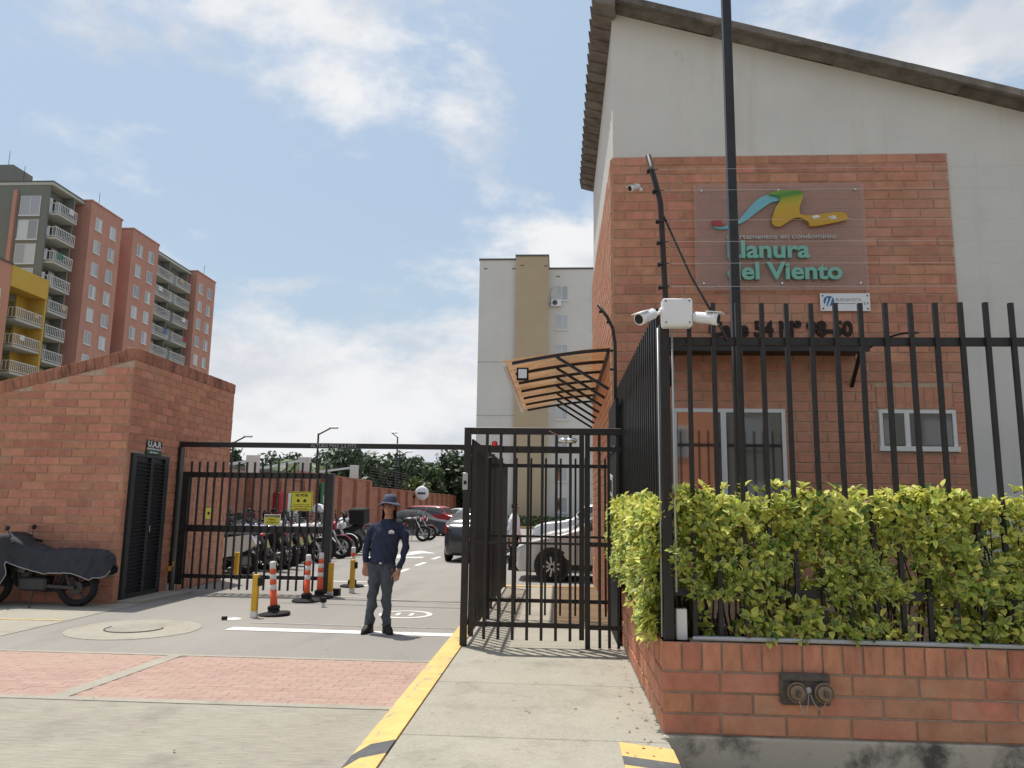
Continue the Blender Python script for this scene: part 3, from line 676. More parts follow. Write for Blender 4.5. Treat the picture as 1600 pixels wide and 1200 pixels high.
# ---------------------------------------------------------- fences on the planter
def bar_mesh(w, h): return MB().box(-w/2, w/2, -w/2, w/2, 0, h).mesh('bar', black)
FT = 3.14
ff = thing('planter_fence', 'black square bar fence standing in the front of the planter', 'fence', (2, 5.66, .7))
MB().bbox(.735, .805, 5.60, 5.67, .66, 2.98, .004).build('corner_post', black, ff)
MB().box(.805, 9, 5.645, 5.685, 2.825, 2.885).build('rail', black, ff)
MB().box(.805, 9, 5.645, 5.685, 1.02, 1.075).build('rail', black, ff)
bm_ = bar_mesh(.031, FT-.72); x = .955
while x < 5.6: put(bm_, 'bar', ff, (x, 5.665-.028, .72+random.uniform(-.004, .004)), random.uniform(-.03, .03)); x += .178
fs_ = thing('planter_side_fence', 'black square bar fence along the walkway side of the planter', 'fence', (.78, 7.6, .7))
MB().box(.755, .795, 5.67, 10.3, 2.825, 2.885).build('rail', black, fs_)
MB().box(.755, .795, 5.67, 10.3, 1.02, 1.075).build('rail', black, fs_)
y = 5.80
while y < 10.2: put(bm_, 'bar', fs_, (.747, y, .72), 0); y += .1575
# electric fence post on the corner
ep = thing('electric_fence_post', 'bent dark electric fence post with insulators above the fence corner', 'post', (.79, 5.66, 2.9))
MB().tube([(.79, 5.66, 2.6), (.79, 5.66, 3.2), (.765, 5.66, 3.93), (.755, 5.66, 3.99), (.675, 5.66, 4.33)], .022, 10).build('pole', rusty, ep, True)
ins = [(.783, 3.27), (.779, 3.45), (.775, 3.62), (.770, 3.79), (.748, 4.03), (.708, 4.20)]
for x, z in ins:
    o = MB().lathe((x-.045, 5.66, z), [(.012, 0), (.02, .006), (.02, .016), (.012, .02), (.012, .05)], 10, 'x').build('insulator', blackm, ep)
    MB().tube([(x-.03, 5.64, z), (x+.04, 5.63, z)], .004, 5).build('clip', blackm, o)
MB().tube([(.775, 5.66, 3.86), (.98, 5.64, 3.35), (1.235, 5.63, 2.86)], .009, 6).build('brace', black, ep)
wire = mat('wire', (.30, .30, .30), .5, .4)
ew = thing('electric_fence_wires', 'thin strands of electric fence wire above the front fence', 'wire', (3, 5.64, 3.7))
for x, z in ins: MB().tube([(x, 5.632, z), (3, 5.632, z-.004), (9, 5.632, z+.01)], .0013, 4).build('strand', wire, ew)
tp = thing('tall_black_pole', 'tall black square pole rising behind the front fence past the sign', 'pole', (1.385, 6.0, .6))
MB().bbox(1.35, 1.42, 5.965, 6.035, .5, 9.5, .004).build('shaft', black, tp); MB().bbox(1.30, 1.47, 5.915, 6.085, .655, .675, .002).build('base_plate', black, tp)
# second electric post by the gatehouse corner
e2 = thing('electric_fence_post', 'bent dark electric fence post beside the gatehouse corner', 'post', (.69, 9.9, 2.6))
MB().tube([(.72, 9.9, 2.2), (.72, 9.9, 3.75), (.69, 9.9, 3.95), (.62, 9.9, 4.10), (.50, 9.9, 4.27)], .022, 8).build('pole', rusty, e2, True)
for x, z in ((.70, 3.4), (.70, 3.65), (.66, 4.03), (.56, 4.17)): MB().lathe((x-.05, 9.9, z), [(.01, 0), (.02, .006), (.02, .016), (.01, .05)], 8, 'x').build('insulator', blackm, e2)
# junction box with two cameras and pipes
jb = thing('junction_box', 'white junction box on the fence corner post', 'box', (.85, 5.58, 3.05))
MB().bbox(.745, .962, 5.50, 5.60, 2.935, 3.145, .012).build('housing', whitepl, jb)
MB().bbox(.753, .954, 5.488, 5.50, 2.943, 3.137, .004).build('lid', whitepl, jb)
for x in (.768, .938):
    for z in (2.96, 3.12): MB().lathe((x, 5.483, z), [(.006, .006), (.006, 0)], 8, 'y').build('screw', iron, jb)
bullet_cam('security_camera', 'white bullet camera pointing left from the junction box', (.63, 5.46, 3.0), (-.62, -.62, -.38), (.752, 5.55, 3.06))
bullet_cam('security_camera', 'white bullet camera pointing right from the junction box', (1.045, 5.50, 2.995), (.86, -.45, -.20), (.955, 5.55, 3.02))
pp = thing('cable_pipe', 'thin pale cable pipe running down the fence corner post', 'pipe', (.83, 5.6, .8))
MB().tube([(.823, 5.59, 2.94), (.823, 5.59, 1.05)], .008, 8).build('pipe', galv, pp, True)
MB().tube([(.724, 5.63, 2.95), (.724, 5.63, .74)], .007, 8).build('pipe', galv, pp, True)
MB().bbox(.825, .90, 5.64, 5.70, .70, .93, .003).build('cable_duct', alu, pp)

# ---------------------------------------------------------- hedge
def leaf_local(L, w, fold, droop):
    return [(0, 0, 0), (.30*L, -w, fold), (.30*L, 0, 0), (.30*L, w, fold), (.68*L, -w*.78, fold*.8-droop*.35), (.68*L, 0, -droop*.35), (.68*L, w*.78, fold*.8-droop*.35), (L, 0, -droop)]
LF = [(0, 2, 1), (0, 3, 2), (1, 2, 5, 4), (2, 3, 6, 5), (4, 5, 7), (5, 6, 7)]
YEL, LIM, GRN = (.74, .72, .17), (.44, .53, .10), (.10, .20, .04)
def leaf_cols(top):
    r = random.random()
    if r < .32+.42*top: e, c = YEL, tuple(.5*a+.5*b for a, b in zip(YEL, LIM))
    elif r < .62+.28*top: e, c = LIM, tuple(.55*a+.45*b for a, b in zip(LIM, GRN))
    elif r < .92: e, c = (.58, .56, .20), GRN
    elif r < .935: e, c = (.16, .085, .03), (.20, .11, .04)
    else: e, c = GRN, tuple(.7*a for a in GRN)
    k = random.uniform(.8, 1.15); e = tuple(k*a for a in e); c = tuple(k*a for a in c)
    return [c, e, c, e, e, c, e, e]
def hedge():
    hg = thing('hedge', 'yellow green variegated leafy hedge growing in the brick planter', 'hedge', (2, 5.9, .66))
    leaves = []
    def rosette(c, out, top, s=1.):
        out = Vector(out).normalized(); k = random.randint(5, 8); a0 = random.random()*6.3
        u = out.orthogonal().normalized(); v = out.cross(u)
        for i in range(k):
            a = a0+i*2.4; t = random.uniform(.25, .95)
            d = (u*math.cos(a)+v*math.sin(a)+out*t+Vector((0, 0, .25))).normalized()
            L = random.uniform(.030, .074)*s
            side = d.cross(out+Vector((random.uniform(-.3, .3), random.uniform(-.3, .3), .2)))
            if side.length < .01: continue
            side.normalize(); up = side.cross(d)
            M = Matrix(((d.x, side.x, up.x), (d.y, side.y, up.y), (d.z, side.z, up.z)))
            p = Vector(c)+d*.012+Vector((random.gauss(0, .01), random.gauss(0, .01), random.gauss(0, .01)))
            leaves.append((p, M, [Vector(q) for q in leaf_local(L, L*random.uniform(.24, .32), L*.10, L*random.uniform(.05, .3))], leaf_cols(top)))
    def bump(x): return .022*math.sin(3.1*x)+.02*math.sin(7.3*x+1)+.012*math.sin(15*x)
    def hollow(x, z):                                 # where the skin opens and the dark inside shows
        return math.sin(5.3*x+2.1*math.sin(3.3*z))*math.sin(8.7*z+1.9*math.sin(2.7*x))+.35*math.sin(19*x+11*z)
    # front run
    for i in range(5200):
        x = random.uniform(.80, 5.2); q = random.random(); zt = 1.675+bump(x)
        if q < .60:                                   # front skin, pushing between the bars
            z = random.uniform(1.02, zt)
            if hollow(x, z) > .30 and random.random() < .88: continue
            y = 5.655+random.uniform(-.10, .07)+.035*math.sin(9*x+4*z)
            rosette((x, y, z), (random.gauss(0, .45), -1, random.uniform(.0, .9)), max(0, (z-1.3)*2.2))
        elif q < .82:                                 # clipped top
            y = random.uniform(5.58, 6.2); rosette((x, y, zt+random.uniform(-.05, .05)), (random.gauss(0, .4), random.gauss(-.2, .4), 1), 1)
        elif q < .86: rosette((x, random.uniform(5.75, 6.15), random.uniform(1.0, zt-.1)), (random.gauss(0, 1), -.5, random.gauss(.3, .6)), .1)
        else: rosette((x, 6.2+random.uniform(-.05, .08), random.uniform(.95, zt)), (random.gauss(0, .4), 1, .4), .5)
    for i in range(40):                               # stray shoots above the clipped top
        x = random.uniform(.9, 5.2); rosette((x, random.uniform(5.6, 6.1), 1.74+random.uniform(0, .05)), (random.gauss(0, .3), -.3, 1), 1, 1.15)
    for i in range(900):                              # low tufts near the planter edge, with gaps
        x = random.uniform(.95, 5.2); g = math.sin(4.3*x+.6)+.5*math.sin(9.7*x)+.45*(x-1.5)
        if g < 0 and random.random() < .86: continue
        z = .74+abs(random.gauss(0, .15)); rosette((x, 5.60+random.uniform(-.05, .30), z), (random.gauss(0, .4), -1, .6), .3, 1.1)
    # side run along the walkway
    for i in range(2800):
        y = random.uniform(5.62, 9.6); q = random.random(); zt = 1.66+bump(y*1.3); zb = .98+.1*math.sin(5*y)
        if y < 7.0: zb -= .2*random.random()
        if q < .6:
            z = random.uniform(zb, zt)
            if hollow(y, z) > .6 and random.random() < .7: continue
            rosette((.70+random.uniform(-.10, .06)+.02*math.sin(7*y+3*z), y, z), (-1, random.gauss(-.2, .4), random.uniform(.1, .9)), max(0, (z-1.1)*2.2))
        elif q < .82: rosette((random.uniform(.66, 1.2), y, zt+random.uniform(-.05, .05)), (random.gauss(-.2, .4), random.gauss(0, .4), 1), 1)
        else: rosette((random.uniform(.78, 1.25), y, random.uniform(.95, zt)), (random.gauss(-.5, .6), -.4, .4), .2)
    for i in range(110): rosette((.72+random.uniform(-.10, .03), 5.72+abs(random.gauss(0, .5)), random.uniform(.70, 1.0)), (-1, -.3, .2), .8, 1.05)
    # the leaves that show largest are pieces of their own; the others are one mass
    def near(l): p = l[0]; return (p.y-5.45)**2+.02*max(0, p.x-4)**2 if p.x < 4.3 else 9
    leaves.sort(key=lambda l: near(l)+random.uniform(0, .01))
    rest = MB(); cols = []
    for i, (p, M, vs, cs) in enumerate(leaves):
        pts = [M @ v for v in vs]
        if i < 290:
            mb = MB(); mb.add(pts, LF); o = put(mb.mesh('leaf', leafm, True, None, cs), 'leaf', hg, p)
        else: rest.add([p+q for q in pts], LF); cols += cs
    me = bpy.data.meshes.new('foliage'); wl = WLOC[hg.name]
    me.from_pydata([tuple(Vector(v)-wl) for v in rest.v], [], rest.f); finish(me, leafm, True)
    ca = me.color_attributes.new('col', 'FLOAT_COLOR', 'POINT'); ca.data.foreach_set('color', [x for c in cols for x in (*c, 1)])
    o = bpy.data.objects.new('foliage', me); col.objects.link(o); o.parent = hg; o['kind'] = 'stuff'
    mb = MB()
    for i in range(170):
        if i < 110: x, y = random.uniform(.9, 5.2), random.uniform(5.75, 6.1)
        else: x, y = random.uniform(.85, 1.1), random.uniform(5.8, 9.5)
        pts = [(x, y, .62)]; a = random.random()*6.3
        for k in range(4): x += .06*math.cos(a+random.gauss(0, .8)); y += .05*math.sin(a+random.gauss(0, .8)); pts.append((x, y, .62+.24*(k+1)))
        mb.tube(pts, [.009, .008, .006, .005, .003], 5)
    mb.build('stems', stem_m, hg)['kind'] = 'stuff'
hedge()

# ============================================================ pedestrian cage at the walkway
cg = thing('pedestrian_portal', 'black steel frame and fixed bars around the pedestrian gate', 'gate frame', (-.2, 8.75, .1))
MB().bbox(-1.085, -1.01, 8.715, 8.79, .095, 2.51, .004).build('post', black, cg)
MB().bbox(-1.01, .70, 8.715, 8.79, 2.435, 2.51, .004).build('header', black, cg)
MB().bbox(.29, .345, 8.725, 8.78, .095, 2.435, .003).build('post', black, cg)
for x in (.45, .555, .655): MB().box(x-.016, x+.016, 8.74, 8.772, .11, 2.435).build('bar', black, cg)
for z in (.30, 1.19, 2.25): MB().box(.345, .70, 8.745, 8.765, z, z+.05).build('rail', black, cg)
lk = thing('intercom', 'small grey access panel on the left gate post', 'access panel', (-1.09, 8.7, 1.85))
MB().bbox(-1.09, -1.03, 8.685, 8.713, 1.80, 1.99, .004).build('housing', galv, lk); MB().box(-1.075, -1.045, 8.68, 8.686, 1.86, 1.90).build('reader', ink, lk)
gd = thing('pedestrian_gate', 'black barred pedestrian gate leaf at the end of the walkway', 'gate', (-.35, 8.75, .18))
MB().box(-.99, -.94, 8.735, 8.775, .20, 2.30).build('stile', black, gd); MB().box(.225, .28, 8.735, 8.775, .19, 2.43).build('stile', black, gd)
MB().box(-.94, .225, 8.738, 8.772, 2.225, 2.30).build('rail', black, gd); MB().box(-.94, .225, 8.738, 8.772, .31, .36).build('rail', black, gd); MB().box(-.94, .225, 8.745, 8.765, 1.205, 1.23).build('rail', black, gd)
gb = MB().box(-.016, .016, -.016, .016, 0, 2.25).mesh('bar', black)
for i in range(7): put(gb, 'bar', gd, (-.82+i*.1575, 8.720, .18))
dc = thing('door_closer', 'silver door closer at the top of the pedestrian gate', 'door closer', (.1, 8.7, 2.36))
MB().lathe((-.02, 8.695, 2.365), [(.012, 0), (.03, .01), (.03, .10), (.026, .11), (.03, .12), (.03, .20), (.012, .215)], 12, 'x').build('cylinder', chrome, dc, True)
MB().bar((.03, 8.70, 2.40), (-.12, 8.70, 2.475), .016, .008).build('arm', chrome, dc)
ab = MB(); ab.lathe((-.74, 8.755, 2.30), [(.032, 0), (.032, .03), (.028, .05), (.012, .058)], 12); tag(ab.build('alarm_beacon', red_s, None, True), 'small red alarm beacon on top of the pedestrian gate', 'beacon')
cp = thing('walkway_side_fence', 'black bar fence along the road side of the walkway', 'fence', (-1.03, 12, .1))
for z in (.30, 1.20, 2.22): MB().box(-1.05, -1.02, 8.80, 15.0, z, z+.055 if z != 1.2 else z+.025).build('rail', black, cp)
for y in (11.9, 15.0): MB().bbox(-1.065, -1.0, y-.03, y+.03, .09, 2.42, .003).build('post', black, cp)
sb = MB().box(-.014, .014, -.014, .014, 0, 2.2).mesh('bar', black); y = 8.93
while y < 14.9: put(sb, 'bar', cp, (-1.007, y, .19)); y += .157
ip = thing('inner_gate', 'black barred inner gate panel across the middle of the walkway', 'gate', (-.2, 10.8, .1))
for z, h in ((.33, .05), (1.20, .03), (2.16, .05)): MB().box(-1.0, .73, 10.785, 10.815, z, z+h).build('rail', black, ip)
for x in (-.97, .38): MB().bbox(x-.03, x+.03, 10.77, 10.83, .095, 2.30, .003).build('post', black, ip)
ib = MB().box(-.014, .014, -.014, .014, 0, 2.12).mesh('bar', black); x = -.80
while x < .72:
    if abs(x-.38) > .05: put(ib, 'bar', ip, (x, 10.772, .17))
    x += .205
# dark open gate leaf on the gatehouse side, seen edge-on
sgf = thing('open_side_gate', 'dark open sheet gate leaf folded back against the gatehouse side', 'gate', (.70, 10, .1))
MB().box(.655, .69, 9.0, 10.3, .12, 2.9).build('sheet', blackm, sgf); MB().box(.645, .655, 9.0, 10.3, 2.3, 2.36).build('rail', black, sgf)
ns = thing('notice', 'small white notice on the dark side gate', 'notice', (.65, 9.7, 1.85)); MB().prism([(9.45, 1.74), (9.95, 1.80), (9.95, 2.05), (9.45, 2.0)], lambda u, v, t: (.652-.01*t, u, v)).build('plate', whitepl, ns); MB().prism([(9.52, 1.80), (9.86, 1.84), (9.86, 1.98), (9.52, 1.95)], lambda u, v, t: (.642-.003*t, u, v)).build('print', ink, ns)

# ============================================================ vehicle gate
vg = thing('vehicle_portal', 'black steel height bar and post over the vehicle entrance', 'gate frame', (-4, 13.9, 0))
MB().bbox(-7.14, -1.05, 13.86, 13.94, 2.62, 2.715, .004).build('height_bar', black, vg)
MB().bbox(-7.14, -6.98, 13.82, 13.98, .0, 2.62, .006).build('post', black, vg)
lettering('altura', flat(-4.56, -3.71, 2.632, 2.70, 13.857, 13.858), 0).build('lettering', mat('dull_white', (.34, .34, .35), .6, .3), vg)
MB().bbox(-7.22, -7.0, 13.75, 14.05, 0, .16, .01).build('gate_motor', galv, vg)
vl = thing('vehicle_gate', 'black barred vehicle gate leaf with signs, standing open to half width', 'gate', (-5.5, 13.9, 0))
MB().box(-6.93, -6.80, 13.86, 13.94, .14, 2.16).build('stile', black, vl); MB().bbox(-4.235, -4.10, 13.84, 13.96, .03, 2.16, .004).build('stile', black, vl)
MB().box(-6.80, -4.235, 13.87, 13.93, 2.06, 2.16).build('rail', black, vl); MB().box(-6.80, -4.235, 13.87, 13.93, 1.08, 1.20).build('rail', black, vl); MB().box(-6.80, -4.235, 13.87, 13.93, .255, .325).build('rail', black, vl)
vb = MB().box(-.016, .016, -.016, .016, 0, 2.28).mesh('bar', rusty)
for i in range(18): put(vb, 'bar', vl, (-6.76+i*.1485, 13.845, .07), random.uniform(-.02, .02))
MB().box(-4.08, -3.9, 13.84, 13.98, 0, .12).build('gate_stop', blackm, vg)
s1 = thing('no_horn_sign', 'yellow no horn sign hanging on the vehicle gate', 'sign', (-4.65, 13.82, 1.65))
MB().bbox(-4.86, -4.45, 13.815, 13.822, 1.485, 1.825, .002).build('plate', sign_y, s1)
bd = MB(); [bd.box(*b) for b in ((-4.845, -4.465, 13.812, 13.814, 1.805, 1.811), (-4.845, -4.465, 13.812, 13.814, 1.499, 1.505), (-4.845, -4.839, 13.812, 13.814, 1.506, 1.804), (-4.471, -4.465, 13.812, 13.814, 1.506, 1.804))]; bd.build('border', ink, s1)
for k, a, b, c, d in (('pitar', -4.77, -4.54, 1.735, 1.785), ('p1', -4.80, -4.51, 1.588, 1.60), ('p2', -4.83, -4.48, 1.552, 1.566), ('p3', -4.77, -4.54, 1.518, 1.53)):
    lettering(k, flat(a, b, c, d, 13.8125, 13.814), 0).build('lettering', ink, s1)
for x in (-4.72, -4.60): MB().prism([(x-.03, 1.64), (x+.03, 1.64), (x+.03, 1.665), (x+.015, 1.69), (x-.015, 1.69), (x-.02, 1.665)], lambda u, v, t: (u, 13.8135-.001*t, v)).build('pictogram', ink, s1)
s2 = thing('gate_warning_sign', 'small white framed yellow and black warning sign on the vehicle gate middle rail', 'sign', (-5.17, 13.82, 1.3))
MB().bbox(-5.325, -5.025, 13.815, 13.822, 1.215, 1.41, .002).build('plate', whitepl, s2)
MB().box(-5.31, -5.04, 13.811, 13.814, 1.225, 1.355).build('yellow_field', sign_y, s2); MB().box(-5.31, -5.04, 13.811, 13.814, 1.36, 1.395).build('black_field', ink, s2)
lettering('cuidado', flat(-5.28, -5.07, 1.367, 1.388, 13.8085, 13.81), 0).build('lettering', sign_y, s2)
lettering('puerta', flat(-5.24, -5.11, 1.30, 1.33, 13.8085, 13.81), 0).build('lettering', ink, s2); lettering('auto', flat(-5.28, -5.07, 1.25, 1.278, 13.8085, 13.81), 0).build('lettering', ink, s2)

# ============================================================ refuse store
UX, UY0, UY1 = -7.05, 12.15, 16.1
def ut(x): return 3.98+(x-UX)*.257
ur = thing('refuse_store', 'brick refuse store with a sloping parapet and louvred side door', 'building', (-9, 14, 0))
MB().prism([(UX, 0), (UX, 3.98), (-16, ut(-16)), (-16, 0)], lambda u, v, t: (u, UY0+(UY1-UY0)*t, v)).build('wall', mortar, ur)
n1 = brick_face(ur, (-13.0, UY0), 0, 13.0+UX, .0, 4.08, brick, top=lambda u: ut(-13.0+u)+.02, limit=150, score=lambda u, z: u)
brick_face(ur, (UX, UY0), R(90), UY1-UY0, .0, 3.944, brick, holes=[(.12, 1.30, 0, 2.40)], limit=145, score=lambda u, z: -u*.5+(.8 if z > 2.4 else 0))
def cop(a, b, fn):
    me = MB().bbox(-.066, .066, -.06, .20, -.10, .10, .008).mesh('coping_brick', coping); return me
cme = MB().bbox(-.0665, .0665, -.047, .16, -.10, .10, .004).mesh('coping_brick', coping)
x = UX-.07
ang = math.atan(.257)
while x > -10.2:
    o = put(cme, 'coping_brick', ur, (x, UY0+.03, ut(x)+.06+random.uniform(-.002, .002))); o.rotation_euler = (0, -ang, random.uniform(-.01, .01)); x -= .137
y = UY0+.06
while y < UY1: put(cme, 'coping_brick', ur, (UX-.03, y, 4.04+random.uniform(-.003, .003)), R(90)+random.uniform(-.01, .01)); y += .137
dr = MB(); dr.box(UX-.02, UX+.055, 12.28, 12.33, .04, 2.40); dr.box(UX-.02, UX+.055, 13.41, 13.46, .04, 2.40); dr.box(UX-.02, UX+.054, 12.33, 13.41, 2.35, 2.40); dr.box(UX-.01, UX+.006, 12.33, 13.41, .05, 2.35); dr.box(UX-.01, UX+.045, 12.33, 13.41, .05, .12)
do = dr.build('door', navy, ur)
for a, b in ((12.335, 12.40), (12.86, 12.90), (12.91, 12.95), (13.34, 13.405)): MB().box(UX-.01, UX+.05, a, b, .12, 2.35).build('stile', navy, do)
for a, b in ((12.40, 12.86), (12.95, 13.34)):
    sl = MB().prism([(-.028, -.030), (.022, -.012), (.026, -.004), (-.024, .014)], lambda u, v, t: (u, -(b-a)/2+(b-a)*t, v)).mesh('slat', navy)
    z = .17
    while z < 2.32:
        o = put(sl, 'slat', ur, (UX+.030, (a+b)/2, z)); o.parent = do; z += .0615
MB().tube([(UX+.05, 12.93, 1.1), (UX+.08, 12.93, 1.1), (UX+.08, 12.93, 1.2), (UX+.05, 12.93, 1.2)], .007, 6).build('handle', chrome, do)
MB().prism([(UX+.02, 12.2), (UX+.42, 12.25), (UX+.55, 13.75), (UX+.02, 13.75)], lambda u, v, t: (u, v, .045*t)).build('threshold', concrete, ur)
us = thing('refuse_store_sign', 'dark green sign with white letters over the louvred door', 'sign', (UX, 12.95, 2.5))
MB().bbox(UX+.022, UX+.032, 12.70, 13.20, 2.41, 2.65, .002).build('plate', sign_dk, us)
MB().box(UX+.0325, UX+.034, 12.705, 13.195, 2.415, 2.475).build('green_field', mat('mid_green', (.05, .10, .075), .6, .3), us)
def side(y0, y1, z0, z1, x): return lambda u, v, t: (x, y0+(y1-y0)*u, z0+(z1-z0)*v)
lettering('uar', side(12.73, 13.17, 2.535, 2.64, UX+.0345), 0).build('lettering', whitepl, us); lettering('uar2', side(12.71, 13.19, 2.49, 2.522, UX+.0345), 0).build('lettering', whitepl, us); lettering('uar3', side(12.80, 13.08, 2.435, 2.465, UX+.036), 0).build('lettering', whitepl, us)
ys_ = thing('wall_notice', 'small yellow notice on the side wall of the refuse store', 'sign', (UX, 15.2, 1.4)); MB().box(UX+.02, UX+.03, 15.10, 15.36, 1.28, 1.50).build('plate', sign_y, ys_); MB().box(UX+.0305, UX+.032, 15.18, 15.28, 1.36, 1.42).build('print', ink, ys_)
lp = thing('gate_latch', 'small yellow latch at the foot of the gate post', 'latch', (-6.98, 13.78, .4)); MB().box(-7.02, -6.97, 13.76, 13.80, .38, .46).build('bracket', yellow_m, lp); MB().tube([(-6.995, 13.77, .44), (-6.93, 13.77, .47), (-6.93, 13.77, .55)], .014, 6).build('hook', yellow_m, lp)

# ============================================================ apartment blocks on the left
WIN_M = {}
def facade_window(parent, c, w_, h_, axis, pale=.62):
    """window in a facade looking to +x ('x') or -y ('y'); frame, two panes, sill"""
    k = (w_, h_, axis)
    if k not in WIN_M:
        f = MB(); W, Hh = w_/2, h_/2; t = .07
        def bx(u0, u1, v0, v1, d0, d1):
            if axis == 'x': f.box(d0, d1, u0, u1, v0, v1)
            else: f.box(u0, u1, -d1, -d0, v0, v1)
        bx(-W, W, Hh-t, Hh, -.02, .05); bx(-W-.06, W+.06, -Hh-.10, -Hh+t*.6, -.02, .10); bx(-W, -W+t, -Hh+.042, Hh-t, -.02, .05); bx(W-t, W, -Hh+.042, Hh-t, -.02, .05); bx(-.035, .035, -Hh+.042, Hh-t, -.02, .045)
        p = MB(); 
        if axis == 'x': p.box(.005, .02, -W/2+.04, W/2-.04, -Hh+.05, Hh-t)
        else: p.box(-W/2+.04, W/2-.04, -.02, -.005, -Hh+.05, Hh-t)
        me1 = f.mesh('window', rail_w); pa = p.mesh('pane', paleglass); pd = p.mesh('pane', glass)
        WIN_M[k] = (me1, pa, pd)
    me, pa, pd = WIN_M[k]
    o = put(me, 'window', parent, c); WLOC[o.name] = Vector((0, 0, 0))
    for s in (-1, 1):
        q = bpy.data.objects.new('pane', pa if random.random() < (pale if s < 0 or pale > .5 else .85) else pd); col.objects.link(q); q.parent = o
        q.location = (0, s*w_/4, 0) if axis == 'x' else (s*w_/4, 0, 0)
    return o
BAL = {}
def balcony(parent, y0, y1, z, x0, x1):
    """white railed balcony slab between y0..y1 projecting from x0 to x1"""
    k = (round(y1-y0, 2), round(x1-x0, 2))
    if k not in BAL:
        W, D = y1-y0, x1-x0; s = MB().box(0, D, 0, W, -.22, 0).mesh('balcony', apt_pale)
        r = MB(); r.box(D-.05, D, 0, W, 1.0, 1.07); r.box(D-.05, D, 0, W, .10, .16); r.box(0, D-.05, 0, .04, 1.0, 1.07); r.box(0, D-.05, 0, .04, .10, .16); r.box(0, D-.05, W-.04, W, 1.0, 1.07)
        n = max(5, int(W/.26))
        for i in range(n+1): yy = (W-.05)*i/n; r.box(D-.045, D-.005, yy, yy+.05, .16, 1.0)
        for i in range(5): xx = (D-.1)*i/5; r.box(xx, xx+.05, .0, .035, .16, 1.0)
        BAL[k] = (s, r.mesh('railing', rail_w))
    s, r = BAL[k]
    o = put(s, 'balcony', parent, (x0, y0, z)); q = bpy.data.objects.new('railing', r); col.objects.link(q); q.parent = o
ST = 2.52
def apt_block(name, label, y0, y1, ztop, x, m, cols_, back=14, loc=None):
    t = thing(name, label, 'building', (x-5, (y0+y1)/2, 0), 'apartment blocks on the left')
    MB().box(x-back, x, y0, y1, -.1, ztop).build('wall', m, t)
    MB().box(x-back, x+.08, y0-.08, y1+.08, ztop, ztop+.16).build('parapet', greyroof if m is not apt_red else apt_red, t)
    z = ztop-2.15
    while z > 7:
        for y in cols_: facade_window(t, (x, y, z), 1.15, 1.40, 'x')
        z -= ST
    return t
a1 = apt_block('apartment_block', 'red brick apartment tower beside the grey balcony tower', 75.8, 81.6, 33.4, -50.4, apt_red, (77.3, 79.95))
a2 = apt_block('apartment_block', 'second red brick apartment tower, left of the far balconies', 84.0, 89.9, 33.3, -50.4, apt_red, (85.6, 88.2))
a3 = apt_block('apartment_block', 'farthest red brick apartment tower with pairs of small windows', 100.3, 106.0, 33.2, -50.4, apt_red, (101.6, 104.2))
def grey_block(label, y0, y1, ztop, stacks, front=False):
    t = thing('apartment_block', label, 'building', (-58, (y0+y1)/2, 0), 'apartment blocks on the left')
    X = -52.4
    MB().box(-66, X, y0, y1, -.1, ztop-.3).build('wall', apt_grey, t)
    MB().box(-66.2, -51.2, y0-.05, y1+.0, ztop-.3, ztop).build('roof_slab', apt_pale, t)
    MB().box(-66.2, -51.15, y0-.1, y1+.0, ztop, ztop+.12).build('roof_edge', greyroof, t)
    for (b0, b1, g1) in stacks:
        MB().box(X, X+1.2, b1+.05, b1+.25, 5, ztop-.3).build('fin', apt_grey, t)
        z = ztop-3.1
        while z > 5:
            balcony(t, b0, b1, z, X, X+1.75)
            o = MB(); o.box(X-.01, X+.03, b0+.3, b0+1.9, z, z+2.05); o.build('balcony_door', glass, t)
            o = MB(); o.box(X-.01, X+.035, b0+1.95, b1-.2, z+.0, z+2.05); o.build('balcony_door', paleglass, t)
            if g1:
                facade_window(t, (X, (b1+g1)/2+.1, z+1.2), 1.1, 2.0, 'x')
            z -= ST
    return t
g1 = grey_block('grey apartment tower with white railed balconies at the far left', 70.6, 75.8, 33.3, [(71.0, 74.0, 75.6)])
z = 30.8
while z > 18:
    facade_window(g1, (-53.35, 70.58, z), 2.1, 2.05, 'y'); z -= ST
MB().box(-55.15, -54.75, 70.35, 70.6, 14, 32.4).build('red_fin', apt_red, g1); MB().box(-52.4, -51.55, 70.6, 70.85, 4, 33.0).build('pier', apt_grey, g1)
MB().box(-66, -56.8, 72, 75, 33.4, 35.9).build('lift_house', apt_grey, g1)
g2 = grey_block('grey apartment section with two balcony stacks between red towers', 89.9, 100.3, 33.0, [(90.2, 94.3, None), (95.2, 99.2, None)])
yb = thing('apartment_block', 'lower orange and yellow apartment block in front of the grey tower', 'building', (-56, 66, 0), 'apartment blocks on the left')
MB().box(-66, -50.4, 55, 65.3, -.1, 22.9).build('orange_wall', apt_orange, yb)
MB().box(-66, -50.3, 54.9, 65.35, 22.9, 23.05).build('parapet', greyroof, yb)
MB().box(-66, -52.4, 65.3, 70.5, -.1, 21.0).build('wall', apt_grey, yb)
MB().box(-66, -50.4, 65.35, 70.5, 20.95, 22.9).build('yellow_fascia', apt_yel, yb)
MB().box(-52.4, -50.45, 70.3, 70.5, 4, 20.95).build('yellow_fin', apt_yel, yb); MB().box(-52.4, -52.3, 68.8, 70.3, 4, 20.94).build('yellow_panel', apt_yel, yb)
z = 18.2
while z > 4:
    balcony(yb, 66.6, 70.25, z, -52.4, -50.5)
    o = MB(); o.box(-52.41, -52.35, 66.7, 68.6, z, z+2.05); o.build('balcony_door', glass, yb)
    facade_window(yb, (-52.0, 65.95, z+1.2), 1.0, 2.0, 'x'); facade_window(yb, (-50.4, 63.6, z+1.4), 1.2, 1.45, 'x')
    z -= ST
